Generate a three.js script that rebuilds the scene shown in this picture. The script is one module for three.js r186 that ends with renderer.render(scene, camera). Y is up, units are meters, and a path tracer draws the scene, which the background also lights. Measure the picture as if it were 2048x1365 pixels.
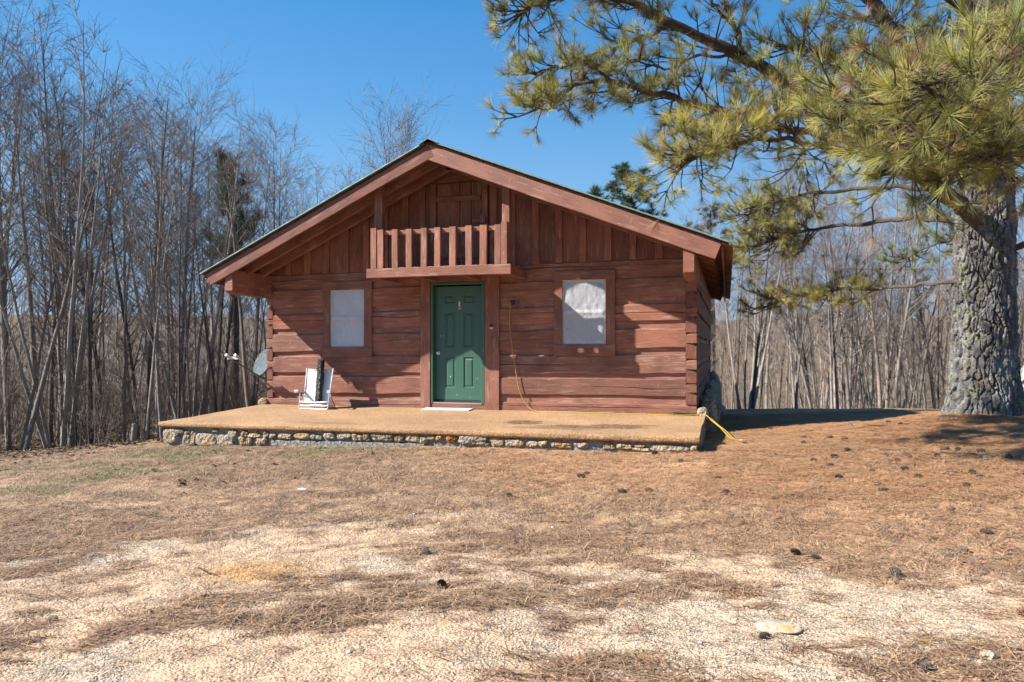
import * as THREE from 'three';
import { mergeGeometries } from 'three/addons/utils/BufferGeometryUtils.js';

// ---------------------------------------------------------------- camera, sky, sun, exposure
const scene = new THREE.Scene();
const renderer = new THREE.WebGLRenderer({ antialias: true });
renderer.toneMapping = THREE.LinearToneMapping;
renderer.toneMappingExposure = 2.4;
renderer.shadowMap.enabled = true;
renderer.shadowMap.type = THREE.PCFSoftShadowMap;

const camera = new THREE.PerspectiveCamera(2 * Math.atan(682.5 / 1460) * 180 / Math.PI, 1024 / 682, 0.1, 900);
camera.position.set(4.53, 1.5, 12);
camera.rotation.y = Math.atan2(431, 1460);
camera.setViewOffset(2048, 1365, 0, -12.5, 2048, 1365);

const SUN = new THREE.Vector3(-0.71, 0.597, 0.372).normalize();
const sun = new THREE.DirectionalLight(new THREE.Color(1, 0.94, 0.85), 5);
sun.position.copy(SUN).multiplyScalar(60);
sun.target.position.set(0, 0, 0);
sun.castShadow = true;
sun.shadow.mapSize.set(4096, 4096);
Object.assign(sun.shadow.camera, { left: -30, right: 30, top: 30, bottom: -30, near: 1, far: 160 });
scene.add(sun, sun.target);

{ // clear winter sky: deep blue overhead, paler low down, a little paler towards the sun
  const W = 512, H = 256, d = new Float32Array(W * H * 4);
  const zen = [0.014, 0.076, 0.214], mid = [0.025, 0.123, 0.288], low = [0.053, 0.163, 0.330], pale = [0.097, 0.214, 0.366], hor = [0.188, 0.271, 0.376];
  const mix = (a, b, t) => a + (b - a) * t, ss = (a, b, x) => { x = Math.min(1, Math.max(0, (x - a) / (b - a))); return x * x * (3 - 2 * x); };
  for (let j = 0; j < H; j++) for (let i = 0; i < W; i++) {
    const el = ((j + 0.5) / H - 0.5) * Math.PI, az = ((i + 0.5) / W - 0.5) * 2 * Math.PI;
    const x = Math.cos(az) * Math.cos(el), y = Math.sin(el), z = Math.sin(az) * Math.cos(el);
    const c = x * SUN.x + y * SUN.y + z * SUN.z, e = Math.max(0, el) * 180 / Math.PI;
    const glow = 0.26 * Math.max(0, c + 0.3) ** 1.6 + 0.3 * Math.max(0, c) ** 24;
    for (let k = 0; k < 3; k++) {
      let v = e < 12 ? mix(hor[k], pale[k], e / 12) : e < 18 ? mix(pale[k], low[k], (e - 12) / 6) : e < 26 ? mix(low[k], mid[k], (e - 18) / 8) : mix(mid[k], zen[k], ss(26, 85, e));
      v = v * (0.96 + glow) + glow * 0.05;
      if (el < 0) v = [0.11, 0.085, 0.06][k];
      d[(j * W + i) * 4 + k] = v;
    }
    d[(j * W + i) * 4 + 3] = 1;
  }
  const t = new THREE.DataTexture(d, W, H, THREE.RGBAFormat, THREE.FloatType);
  t.mapping = THREE.EquirectangularReflectionMapping; t.magFilter = t.minFilter = THREE.LinearFilter; t.needsUpdate = true;
  scene.background = t; scene.environment = t;
}

// ---------------------------------------------------------------- helpers
function rng(seed) { let s = (seed * 2654435761) >>> 0; return () => { s = (s + 0x6d2b79f5) | 0; let t = Math.imul(s ^ (s >>> 15), 1 | s); t = (t + Math.imul(t ^ (t >>> 7), 61 | t)) ^ t; return ((t ^ (t >>> 14)) >>> 0) / 4294967296; }; }
const R = rng(7), rr = (a, b, r = R) => a + (b - a) * r(), pick = (a, r = R) => a[Math.floor(r() * a.length)];
const V = (x, y, z) => new THREE.Vector3(x, y, z), VA = (a) => new THREE.Vector3(a[0], a[1], a[2]);
const clamp = (x, a = 0, b = 1) => Math.min(b, Math.max(a, x)), lerp = (a, b, t) => a + (b - a) * t;
const ss = (a, b, x) => { x = clamp((x - a) / (b - a)); return x * x * (3 - 2 * x); };
function h2(x, y, s = 0) { let h = Math.imul(x | 0, 374761393) + Math.imul(y | 0, 668265263) + Math.imul(s | 0, 1442695041); h = Math.imul(h ^ (h >>> 13), 1274126177); h ^= h >>> 16; h = Math.imul(h, 2246822519); return ((h ^ (h >>> 15)) >>> 0) / 4294967296; }
function vn(x, y, s = 0, px = 0, py = 0) { // value noise, wrapping at px, py when given
  const ix = Math.floor(x), iy = Math.floor(y), fx = x - ix, fy = y - iy, u = fx * fx * (3 - 2 * fx), v = fy * fy * (3 - 2 * fy);
  const w = (a, p) => p ? ((a % p) + p) % p : a;
  const a = h2(w(ix, px), w(iy, py), s), b = h2(w(ix + 1, px), w(iy, py), s), c = h2(w(ix, px), w(iy + 1, py), s), d = h2(w(ix + 1, px), w(iy + 1, py), s);
  return a + (b - a) * u + (c - a + (a - b - c + d) * u) * v;
}
function fbm(x, y, o = 4, s = 0, px = 0, py = 0) { let a = 0, w = 0.5, t = 0; for (let i = 0; i < o; i++) { a += w * vn(x, y, s + i * 17, px, py); t += w; x *= 2; y *= 2; px *= 2; py *= 2; w *= 0.5; } return a / t; }
const n1 = (x, s) => vn(x, s * 13.37, s | 0) * 2 - 1;

const used = new Map();
function numbered(n) { const k = used.get(n) ?? 0; used.set(n, k + 1); return k ? n + '_' + String(k).padStart(3, '0') : n; }
function tag(o, label, category, group, kind) { if (label) o.userData.label = label; if (category) o.userData.category = category; if (group) o.userData.group = group; if (kind) o.userData.kind = kind; return o; }
function thing(name, pos, label, category, group) { const g = new THREE.Group(); g.name = numbered(name); g.position.set(...pos); scene.add(g); return tag(g, label, category, group); }
function shade(o) { o.castShadow = o.receiveShadow = true; return o; }
function worldPos(o) { const p = V(0, 0, 0); for (let q = o; q && q !== scene; q = q.parent) p.add(q.position); return p; }
// geometry is given in world metres; the part is stored relative to its parent
function part(parent, name, geo, mat, label) {
  const o = worldPos(parent); if (o.lengthSq()) geo.translate(-o.x, -o.y, -o.z);
  const m = shade(new THREE.Mesh(geo, mat)); m.name = name; if (label) m.userData.label = label; parent.add(m); return m;
}
function solo(name, geo, mat, pos, label, category, group) { const m = shade(new THREE.Mesh(geo, mat)); m.name = numbered(name); m.position.set(...pos); scene.add(m); return tag(m, label, category, group); }

class GB { // collects flat-shaded quads and triangles with uv
  constructor() { this.p = []; this.t = []; this.c = null; }
  v(a, u) { this.p.push(a.x, a.y, a.z); this.t.push(u[0], u[1]); }
  tri(a, b, c, ua, ub, uc) { this.v(a, ua); this.v(b, ub); this.v(c, uc); }
  quad(a, b, c, d, ua, ub, uc, ud) { this.tri(a, b, c, ua, ub, uc); this.tri(a, c, d, ua, uc, ud); }
  geo() { const g = new THREE.BufferGeometry(); g.setAttribute('position', new THREE.Float32BufferAttribute(this.p, 3)); g.setAttribute('uv', new THREE.Float32BufferAttribute(this.t, 2)); g.computeVertexNormals(); return g; }
}
// sweep of a closed section along stations: rings = [[Vector3...]...]
function loft(rings, { caps = true, uo = R() * 7, vo = R() * 7 } = {}) {
  const b = new GB(), n = rings[0].length; let along = 0;
  for (let i = 0; i + 1 < rings.length; i++) {
    const A = rings[i], B = rings[i + 1], L = A[0].distanceTo(B[0]); let per = 0;
    for (let k = 0; k < n; k++) {
      const k2 = (k + 1) % n, w = A[k].distanceTo(A[k2]);
      b.quad(A[k], A[k2], B[k2], B[k], [uo + along, vo + per], [uo + along, vo + per + w], [uo + along + L, vo + per + w], [uo + along + L, vo + per]);
      per += w;
    }
    along += L;
  }
  if (caps) for (const [r, flip] of [[rings[0], true], [rings[rings.length - 1], false]]) {
    const c = r.reduce((s, q) => s.add(q), V(0, 0, 0)).multiplyScalar(1 / n);
    for (let k = 0; k < n; k++) { const k2 = (k + 1) % n, uv = (q) => [uo + (q.x + q.z - c.x - c.z) * 0.3, vo + (q.y - c.y)]; flip ? b.tri(c, r[k2], r[k], uv(c), uv(r[k2]), uv(r[k])) : b.tri(c, r[k], r[k2], uv(c), uv(r[k]), uv(r[k2])); }
  }
  return b.geo();
}
// a sawn piece from p0 to p1: w across, h along up
function lumber(p0, p1, up, w, h, { c = 0.006, seg = 1, wob = 0, seed = Math.floor(R() * 1e5) } = {}) {
  const a = p1.clone().sub(p0).normalize(), u = up.clone().addScaledVector(a, -a.dot(up)).normalize(), s = a.clone().cross(u), rings = [];
  for (let i = 0; i <= seg; i++) {
    const t = i / seg, o = p0.clone().lerp(p1, t), e = (k) => wob * n1(t * p0.distanceTo(p1) * 1.7 + k * 9.1, seed + k);
    const W = w / 2, H = h / 2, P = (x, y) => o.clone().addScaledVector(s, x).addScaledVector(u, y);
    const l = -W + e(1) * 0.5, r = W + e(2) * 0.5, bo = -H + e(3), to = H + e(4);
    rings.push([P(l + c, bo), P(r - c, bo), P(r, bo + c), P(r, to - c), P(r - c, to), P(l + c, to), P(l, to - c), P(l, bo + c)]);
  }
  const q = rings.map((x) => x.reverse());
  return loft(q);
}
const box = (x0, x1, y0, y1, z0, z1, o) => lumber(V(x0, (y0 + y1) / 2, (z0 + z1) / 2), V(x1, (y0 + y1) / 2, (z0 + z1) / 2), V(0, 1, 0), z1 - z0, y1 - y0, o);
const vbox = (x0, x1, y0, y1, z0, z1, o) => lumber(V((x0 + x1) / 2, y0, (z0 + z1) / 2), V((x0 + x1) / 2, y1, (z0 + z1) / 2), V(0, 0, 1), x1 - x0, z1 - z0, o);
// polygon in x,y pushed from z0 to z1, grain along y when vert
function prism(poly, z0, z1, vert = true) {
  const b = new GB(), uo = R() * 7, vo = R() * 7, n = poly.length, uv = (x, y) => vert ? [uo + y, vo + x] : [uo + x, vo + y];
  const sh = new THREE.Shape(poly.map((p) => new THREE.Vector2(p[0], p[1]))), f = THREE.ShapeUtils.triangulateShape(sh.getPoints(), []);
  const area = THREE.ShapeUtils.area(sh.getPoints()) > 0;
  for (const [i, j, k] of f) for (const [z, fl] of [[z1, !area], [z0, area]]) {
    const q = fl ? [i, k, j] : [i, j, k]; b.tri(...q.map((m) => V(poly[m][0], poly[m][1], z)), ...q.map((m) => uv(poly[m][0], poly[m][1])));
  }
  for (let i = 0; i < n; i++) {
    const A = poly[i], B = poly[(i + 1) % n], q = [V(A[0], A[1], z0), V(B[0], B[1], z0), V(B[0], B[1], z1), V(A[0], A[1], z1)], t = [uv(A[0], A[1]), uv(B[0], B[1]), uv(B[0] + 0.03, B[1] + 0.03), uv(A[0] + 0.03, A[1] + 0.03)];
    area ? b.quad(...q, ...t) : b.quad(q[0], q[3], q[2], q[1], t[0], t[3], t[2], t[1]);
  }
  return b.geo();
}
// smooth indexed tube through points with a radius at each
function tubeGeo(pts, rad, sides = 6, { cap = true, bump = 0, seed = 1 } = {}) {
  const p = [], uv = [], ix = []; let ref = V(0, 1, 0), L = 0;
  for (let i = 0; i < pts.length; i++) {
    const d = pts[Math.min(i + 1, pts.length - 1)].clone().sub(pts[Math.max(i - 1, 0)]).normalize();
    if (Math.abs(d.dot(ref)) > 0.95) ref = Math.abs(d.y) > 0.9 ? V(1, 0, 0) : V(0, 1, 0);
    const u = ref.clone().addScaledVector(d, -d.dot(ref)).normalize(), w = d.clone().cross(u); ref = u;
    if (i) L += pts[i].distanceTo(pts[i - 1]);
    for (let k = 0; k <= sides; k++) {
      const a = (k % sides) / sides * Math.PI * 2, r = rad[i] * (1 + (bump ? bump * (h2(k % sides, i, seed) - 0.5) : 0));
      p.push(pts[i].x + (u.x * Math.cos(a) + w.x * Math.sin(a)) * r, pts[i].y + (u.y * Math.cos(a) + w.y * Math.sin(a)) * r, pts[i].z + (u.z * Math.cos(a) + w.z * Math.sin(a)) * r);
      uv.push(L, k / sides * Math.PI * 2 * Math.max(rad[0], 0.02));
    }
  }
  const n = sides + 1;
  for (let i = 0; i + 1 < pts.length; i++) for (let k = 0; k < sides; k++) { const a = i * n + k, b = a + 1, c = a + n, d = c + 1; ix.push(a, b, c, b, d, c); }
  if (cap) for (const e of [0, pts.length - 1]) { const c = p.length / 3; p.push(pts[e].x, pts[e].y, pts[e].z); uv.push(0, 0); for (let k = 0; k < sides; k++) e ? ix.push(c, e * n + k, e * n + k + 1) : ix.push(c, k + 1, k); }
  const g = new THREE.BufferGeometry(); g.setAttribute('position', new THREE.Float32BufferAttribute(p, 3)); g.setAttribute('uv', new THREE.Float32BufferAttribute(uv, 2)); g.setIndex(ix); g.computeVertexNormals(); return g;
}
function smoothPath(pts, k = 6) { const c = new THREE.CatmullRomCurve3(pts, false, 'catmullrom', 0.5); return c.getPoints((pts.length - 1) * k); }
// a rough rounded stone filling a box
function stoneGeo(cx, cy, cz, sx, sy, sz, seed, detail = 2, rough = 0.12, square = 3) {
  const g = new THREE.IcosahedronGeometry(1, detail), p = g.attributes.position, r = rng(seed + 3), a = r() * 50, b = r() * 50;
  for (let i = 0; i < p.count; i++) {
    const v = V(p.getX(i), p.getY(i), p.getZ(i)), m = (Math.abs(v.x) ** square + Math.abs(v.y) ** square + Math.abs(v.z) ** square) ** (-1 / square);
    const k = 1 + rough * ((fbm(v.x * 1.6 + a, v.y * 1.6 + v.z * 1.3 + b, 3, seed) - 0.5) * 2.2);
    p.setXYZ(i, cx + v.x * m * k * sx, cy + v.y * m * k * sy, cz + v.z * m * k * sz);
  }
  const u = g.attributes.uv, lies = sy < sz * 0.6; for (let i = 0; i < p.count; i++) lies ? u.setXY(i, p.getX(i) + a, p.getZ(i) + p.getY(i) + b) : u.setXY(i, p.getX(i) + p.getZ(i) * 0.7 + a, p.getY(i) + p.getZ(i) * 0.4 + b);
  g.computeVertexNormals(); return g;
}
function tex(w, h, fn, srgb = true) { // fn(x, y) -> [r, g, b] in 0..1 (display values when srgb)
  const d = new Uint8Array(w * h * 4);
  for (let j = 0; j < h; j++) for (let i = 0; i < w; i++) { const c = fn(i, j), o = (j * w + i) * 4; d[o] = clamp(c[0]) * 255; d[o + 1] = clamp(c[1] ?? c[0]) * 255; d[o + 2] = clamp(c[2] ?? c[0]) * 255; d[o + 3] = 255; }
  const t = new THREE.DataTexture(d, w, h); t.wrapS = t.wrapT = THREE.RepeatWrapping; t.magFilter = THREE.LinearFilter; t.minFilter = THREE.LinearMipmapLinearFilter; t.generateMipmaps = true;
  if (srgb) t.colorSpace = THREE.SRGBColorSpace; t.needsUpdate = true; return t;
}
const lin = (r, g, b) => new THREE.Color().setRGB(r, g, b);
const gam = (x) => x <= 0.0031308 ? x * 12.92 : 1.055 * x ** (1 / 2.4) - 0.055;
const rep = (t, u, v) => { const c = t.clone(); c.repeat.set(u, v); c.needsUpdate = true; return c; };

// ---------------------------------------------------------------- materials
// rough-sawn wood, grain along u: colour and relief (tile 2 m x 1 m)
const woodN = (i, j, W, H) => {
  const u = i / W, v = j / H, wv = v * 24 + (fbm(u * 4, v * 4, 3, 5, 4, 4) - 0.5) * 2.2;
  const grain = fbm(u * 10, wv * 3, 3, 11, 10, 72), fine = fbm(u * 40, v * 220, 2, 23, 40, 220), blotch = fbm(u * 5, v * 4, 4, 31, 5, 4);
  return { grain, fine, blotch };
};
function woodSet(base, paint) {
  const W = 1024, H = 512, hgt = new Float32Array(W * H);
  const flakes = (i, j) => fbm(i / W * 30, j / H * 26, 4, 77, 30, 26);
  const map = tex(W, H, (i, j) => {
    const { grain, fine, blotch } = woodN(i, j, W, H), f = flakes(i, j);
    const saw = Math.sin((i / W * 2 + 0.12 * Math.sin(j / H * 6.28)) * 260) * 0.5 + 0.5;
    hgt[j * W + i] = clamp(0.5 * grain + 0.34 * fine + 0.16 * saw);
    let k = 0.74 + 0.3 * (grain - 0.5) + 0.22 * (fine - 0.5) + 0.75 * (blotch - 0.5) + 0.26;
    let c = base.map((x) => x * k);
    const warm = (fbm(i / W * 3, j / H * 3, 3, 91, 3, 3) - 0.5) * 0.5; c = [c[0] * (1 + warm * 0.15), c[1] * (1 - warm * 0.1), c[2] * (1 - warm * 0.35)];
    if (paint) { const w = Math.max(ss(0.765, 0.80, f) * 0.3, ss(0.62, 0.76, fbm(i / W * 7, j / H * 44, 4, 97, 7, 44)) * 0.34); c = c.map((x, q) => lerp(x, [0.42, 0.30, 0.24][q], w)); const dk = ss(0.70, 0.78, fbm(i / W * 22, j / H * 90, 3, 55, 22, 90)) * 0.5; c = c.map((x) => x * (1 - dk * 0.6)); }
    return c.map(gam);
  });
  const bump = tex(W, H, (i, j) => [hgt[j * W + i]], false);
  return { map: rep(map, 0.5, 1), bump: rep(bump, 0.5, 1) };
}
const M = {};
const wood = woodSet([0.224, 0.089, 0.058], true);
const woodMat = (t, b = 0.006, rough = 0.82) => new THREE.MeshStandardMaterial({ color: lin(...t), map: wood.map, bumpMap: wood.bump, bumpScale: b, roughness: rough });
M.logs = [woodMat([1, 1, 1]), woodMat([1.22, 1.2, 1.15]), woodMat([0.8, 0.84, 0.86]), woodMat([1.0, 1.12, 1.15]), woodMat([1.1, 0.98, 0.86]), woodMat([0.9, 0.88, 0.84]), woodMat([1.14, 1.22, 1.22])];
M.chink = woodMat([1.2, 1.27, 1.27], 0.002, 0.75);
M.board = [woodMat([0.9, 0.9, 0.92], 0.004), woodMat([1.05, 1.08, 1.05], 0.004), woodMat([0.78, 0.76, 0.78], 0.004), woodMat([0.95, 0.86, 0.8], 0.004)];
M.batten = [woodMat([1.12, 1.14, 1.14], 0.004), woodMat([1.2, 1.24, 1.22], 0.004)];
M.trim = [woodMat([0.92, 0.92, 0.92], 0.003, 0.75), woodMat([1.0, 1.0, 1.0], 0.003, 0.75)];
M.rail = [woodMat([1.18, 1.22, 1.15], 0.005), woodMat([1.05, 1.08, 1.05], 0.005), woodMat([1.28, 1.34, 1.3], 0.005)];
M.fascia = woodMat([1.05, 1.08, 1.1], 0.004, 0.7);
M.deck = [woodMat([0.98, 0.98, 0.98], 0.004), woodMat([0.9, 0.92, 0.92], 0.004)];
M.endGrain = new THREE.MeshStandardMaterial({ color: lin(0.8, 0.75, 0.75), map: rep(wood.map, 1.5, 3), bumpMap: rep(wood.bump, 1.5, 3), bumpScale: 0.01, roughness: 0.9 });
const speck = tex(256, 256, (i, j) => { const a = fbm(i / 256 * 64, j / 256 * 64, 2, 3, 64, 64), b = fbm(i / 256 * 8, j / 256 * 8, 4, 9, 8, 8); return [clamp(0.72 + 0.3 * (a - 0.5) + 0.4 * (b - 0.5))]; }, false);
const speckC = speck.clone(); speckC.colorSpace = THREE.SRGBColorSpace; speckC.needsUpdate = true;
const plain = (c, rough = 0.7, metal = 0, k = 4, bump = 0.001) => new THREE.MeshStandardMaterial({ color: lin(...c.map((x) => x * 1.75)), map: rep(speckC, k, k), bumpMap: rep(speck, k, k), bumpScale: bump, roughness: rough, metalness: metal });
const smooth = (c, rough, bump = 0.0006) => new THREE.MeshStandardMaterial({ color: lin(...c), bumpMap: rep(speck, 3, 3), bumpScale: bump, roughness: rough });
M.doorGreen = smooth([0.036, 0.103, 0.072], 0.45);
M.doorFrame = smooth([0.036, 0.098, 0.062], 0.45);
M.roofMetal = plain([0.17, 0.225, 0.18], 0.45, 0, 1.3, 0.0005);
M.roofEdge = plain([0.045, 0.035, 0.03], 0.9, 0, 6, 0.002);
M.whiteVinyl = plain([0.6, 0.6, 0.6], 0.45, 0, 2, 0.0003);
M.metal = new THREE.MeshStandardMaterial({ color: lin(0.72, 0.72, 0.72), metalness: 1, roughness: 0.28 });
M.alu = new THREE.MeshStandardMaterial({ color: lin(0.75, 0.76, 0.8), metalness: 0.9, roughness: 0.35 });
M.black = plain([0.018, 0.018, 0.02], 0.5, 0, 8, 0.0008);
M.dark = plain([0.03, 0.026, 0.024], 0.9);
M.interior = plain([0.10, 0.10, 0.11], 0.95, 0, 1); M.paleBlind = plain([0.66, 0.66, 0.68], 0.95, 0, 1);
M.white = plain([0.68, 0.67, 0.65], 0.6, 0, 5);
M.yellow = plain([0.46, 0.33, 0.035], 0.5, 0, 12, 0.0002);
M.dishGrey = plain([0.10, 0.12, 0.138], 0.95, 0, 3, 0.0003);
M.tank = plain([0.42, 0.45, 0.41], 0.6, 0, 2, 0.001);
const cloudTex = (sx, sy, seed) => tex(256, 256, (i, j) => [clamp(0.5 + 1.5 * (fbm(i / 256 * sx, j / 256 * sy, 5, seed, sx, sy) - 0.5))], false);
const rockBump = cloudTex(6, 6, 41);
const rockTex = tex(512, 512, (i, j) => {
  const a = fbm(i / 512 * 6, j / 512 * 6, 5, 61, 6, 6), b = fbm(i / 512 * 40, j / 512 * 40, 3, 67, 40, 40), o = ss(0.56, 0.7, fbm(i / 512 * 5, j / 512 * 5, 4, 71, 5, 5));
  const k = 0.62 + 0.8 * (a - 0.5) + 0.45 * (b - 0.5); return [lerp(0.47, 0.46, o) * k, lerp(0.415, 0.31, o) * k, lerp(0.34, 0.15, o) * k].map((x) => gam(x * 1.25));
});
const rock = (t) => new THREE.MeshStandardMaterial({ color: lin(...t.map((x) => x * 0.72)), map: rep(rockTex, 2, 2), bumpMap: rep(rockBump, 5, 5), bumpScale: 0.03, roughness: 0.95 });
M.stone = [rock([1.08, 1, 0.9]), rock([1.25, 1.15, 1.0]), rock([0.95, 0.92, 0.86]), rock([1.15, 1.02, 0.82])];
M.orangeStone = rock([1.35, 0.8, 0.4]);
M.mortar = new THREE.MeshStandardMaterial({ color: lin(0.42, 0.41, 0.39), map: rep(speckC, 3, 3), bumpMap: rep(rockBump, 6, 6), bumpScale: 0.02, roughness: 0.95 });
// exposed-aggregate slab: brown pebbles in tan cement, with dark stains where the photo has them
const aggT = tex(1024, 1024, (i, j) => {
  const W = 1024, cell = 8, gx = Math.floor(i / cell), gy = Math.floor(j / cell); let best = 9, id = 0;
  for (let a = -1; a <= 1; a++) for (let b = -1; b <= 1; b++) { const X = ((gx + a) % 128 + 128) % 128, Y = ((gy + b) % 128 + 128) % 128, dx = (gx + a + h2(X, Y, 1)) * cell - i, dy = (gy + b + h2(X, Y, 2)) * cell - j, d = Math.hypot(dx, dy) / cell; if (d < best) { best = d; id = h2(X, Y, 3); } }
  const inP = ss(0.62, 0.45, best), base = [0.50, 0.33, 0.19], peb = id < 0.3 ? [0.66, 0.50, 0.33] : id < 0.62 ? [0.50, 0.27, 0.12] : id < 0.85 ? [0.60, 0.37, 0.18] : [0.32, 0.18, 0.10];
  const n = 0.86 + 0.34 * (fbm(i / W * 5, j / W * 5, 4, 5, 5, 5) - 0.5) + 0.2 * (h2(i, j, 8) - 0.5);
  return base.map((x, k) => gam(lerp(x, peb[k], inP) * n));
});
const aggB = tex(512, 512, (i, j) => [clamp(fbm(i / 512 * 100, j / 512 * 100, 2, 15, 100, 100) * 0.8 + 0.2 * h2(i, j, 4))], false);
M.slab = new THREE.MeshStandardMaterial({ color: lin(0.74, 0.68, 0.60), map: rep(aggT, 0.5, 0.5), bumpMap: rep(aggB, 0.7, 0.7), bumpScale: 0.007, roughness: 0.9, vertexColors: true });

// ---------------------------------------------------------------- the lie of the land
const GP = [[-6.8, 3.0, -0.26], [-5.3, 1.9, -0.16], [-3.8, 2.75, -0.03], [-1.6, 2.75, 0.05], [0.6, 2.7, 0.125], [2.4, 2.7, 0.155], [4.15, 2.7, 0.175], [4.7, 1.4, 0.165], [4.7, 0.0, 0.125], [4.6, -2.0, 0.1], [6.2, -1.0, 0.24], [7.9, 0.6, 0.54], [7.0, 0.4, 0.46], [8.9, 1.0, 0.5], [9.8, -1.0, 0.45], [7.6, -2.4, 0.32], [4.5, -6.0, 0.03], [9.7, -8.6, -0.02], [4.5, -12.0, -0.45], [9.5, -13.0, -0.4], [3.6, 9.0, 0.0], [1.0, 9.3, -0.05], [6.0, 8.0, 0.06], [6.3, 5.0, 0.18], [3.0, 5.5, 0.07], [-0.5, 5.5, 0.0], [-3.5, 5.5, -0.1], [-5.0, 8.0, -0.2], [0.0, 13.0, -0.1], [8.0, 12.0, 0.1], [10.0, 5.0, 0.32], [-9.5, 3.0, -0.55], [-8.0, -1.0, -0.6], [-6.0, -4.0, -0.5], [-5.0, -9.0, -0.8], [0.0, -12.0, -0.7], [-12.0, 8.0, -0.6], [-13.0, -4.0, -1.1], [14.0, -4.0, 0.3], [14.0, 4.0, 0.4]];
const GN = GP.length, GW = (() => { // thin-plate surface through surveyed spot heights
  const n = GN + 3, A = Array.from({ length: n }, () => new Float64Array(n + 1)), f = (d) => d > 1e-9 ? d * d * Math.log(d) : 0;
  for (let i = 0; i < GN; i++) { for (let j = 0; j < GN; j++) A[i][j] = f(Math.hypot(GP[i][0] - GP[j][0], GP[i][1] - GP[j][1])) + (i === j ? 0.05 : 0); A[i][GN] = A[GN][i] = 1; A[i][GN + 1] = A[GN + 1][i] = GP[i][0]; A[i][GN + 2] = A[GN + 2][i] = GP[i][1]; A[i][n] = GP[i][2]; }
  for (let i = 0; i < n; i++) { let m = i; for (let k = i + 1; k < n; k++) if (Math.abs(A[k][i]) > Math.abs(A[m][i])) m = k; [A[i], A[m]] = [A[m], A[i]]; for (let k = 0; k < n; k++) if (k !== i) { const q = A[k][i] / A[i][i]; if (q) for (let j = i; j <= n; j++) A[k][j] -= q * A[i][j]; } }
  return A.map((r, i) => r[n] / r[i]);
})();
function land(x, z) {
  let core = GW[GN] + GW[GN + 1] * x + GW[GN + 2] * z;
  for (let i = 0; i < GN; i++) { const dx = GP[i][0] - x, dz = GP[i][1] - z, d2 = dx * dx + dz * dz; if (d2 > 1e-12) core += GW[i] * 0.5 * d2 * Math.log(d2); }
  const r = Math.hypot(x - 1.5, z), back = ss(8, -8, z), left = ss(-8, -20, x);
  const far = -0.5 - 3.4 * ss(12, 34, r) * Math.max(back, left) + 11.5 * ss(42, 160, r) * Math.max(back, left * 0.6) + (fbm(x * 0.05 + 40, z * 0.05 + 40, 3, 3) - 0.5) * 2 * ss(15, 40, r);
  return lerp(core, far, ss(12, 19, r));
}
// what lies on the yard: bare gravel, pine straw, dry thatch, a little green grass
const rot = (x, z, a) => [x * Math.cos(a) - z * Math.sin(a), x * Math.sin(a) + z * Math.cos(a)];
function cover(x, z) {
  const [u, v] = rot(x, z, 0.42), [p, q] = rot(x, z, -0.25), side = ss(2.2, 4.2, x);
  const mat = lerp(fbm(u * 0.75 + 3, v * 2.1 + 7, 5, 101), fbm(p * 0.8 + 13, q * 2.3 + 9, 5, 103), side);
  const edge = x < 1.8 ? lerp(8.3, 6.9, ss(-1.2, 1.8, x)) : lerp(6.9, 6.4, ss(1.8, 5, x));
  let gravel = clamp(ss(-1.9, 1.5, z - edge + 0.5 * Math.exp(-(((x - 1.2) / 1.3) ** 2))));
  const fine = fbm(u * 5 + 3, v * 11, 4, 107), thr = lerp(0.80, lerp(0.425, 0.495, side), gravel); gravel = ss(thr - 0.085, thr + 0.075, mat * 0.56 + fine * 0.44);
  gravel *= ss(edge - 2.4, edge - 1.2, z);
  const straw = clamp(ss(-0.6, 4.2, x + (fbm(x * 0.7, z * 0.7, 3, 7) - 0.5) * 3 + (3.4 - z) * 0.5) * (0.45 + 0.9 * ss(6.2, 3.4, z)));
  const green = ss(0.53, 0.63, fbm(x * 1.1 + 5, z * 2.2, 4, 17)) * ss(0.8, -2.5, x + (z - 4) * 0.8);
  const sandy = Math.max(ss(0.40, 0.56, fbm(x * 1.3 + 31, z * 1.3, 4, 37)), 1.1 * Math.exp(-(((x - 1.55) / 0.55) ** 2) - (((z - 7.8) / 0.28) ** 2)));
  return { gravel, straw, green, sandy, mat };
}
const inPatio = (x, z) => x > -3.86 && x < 4.16 && z > -9.9 && z < 2.62;
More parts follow.
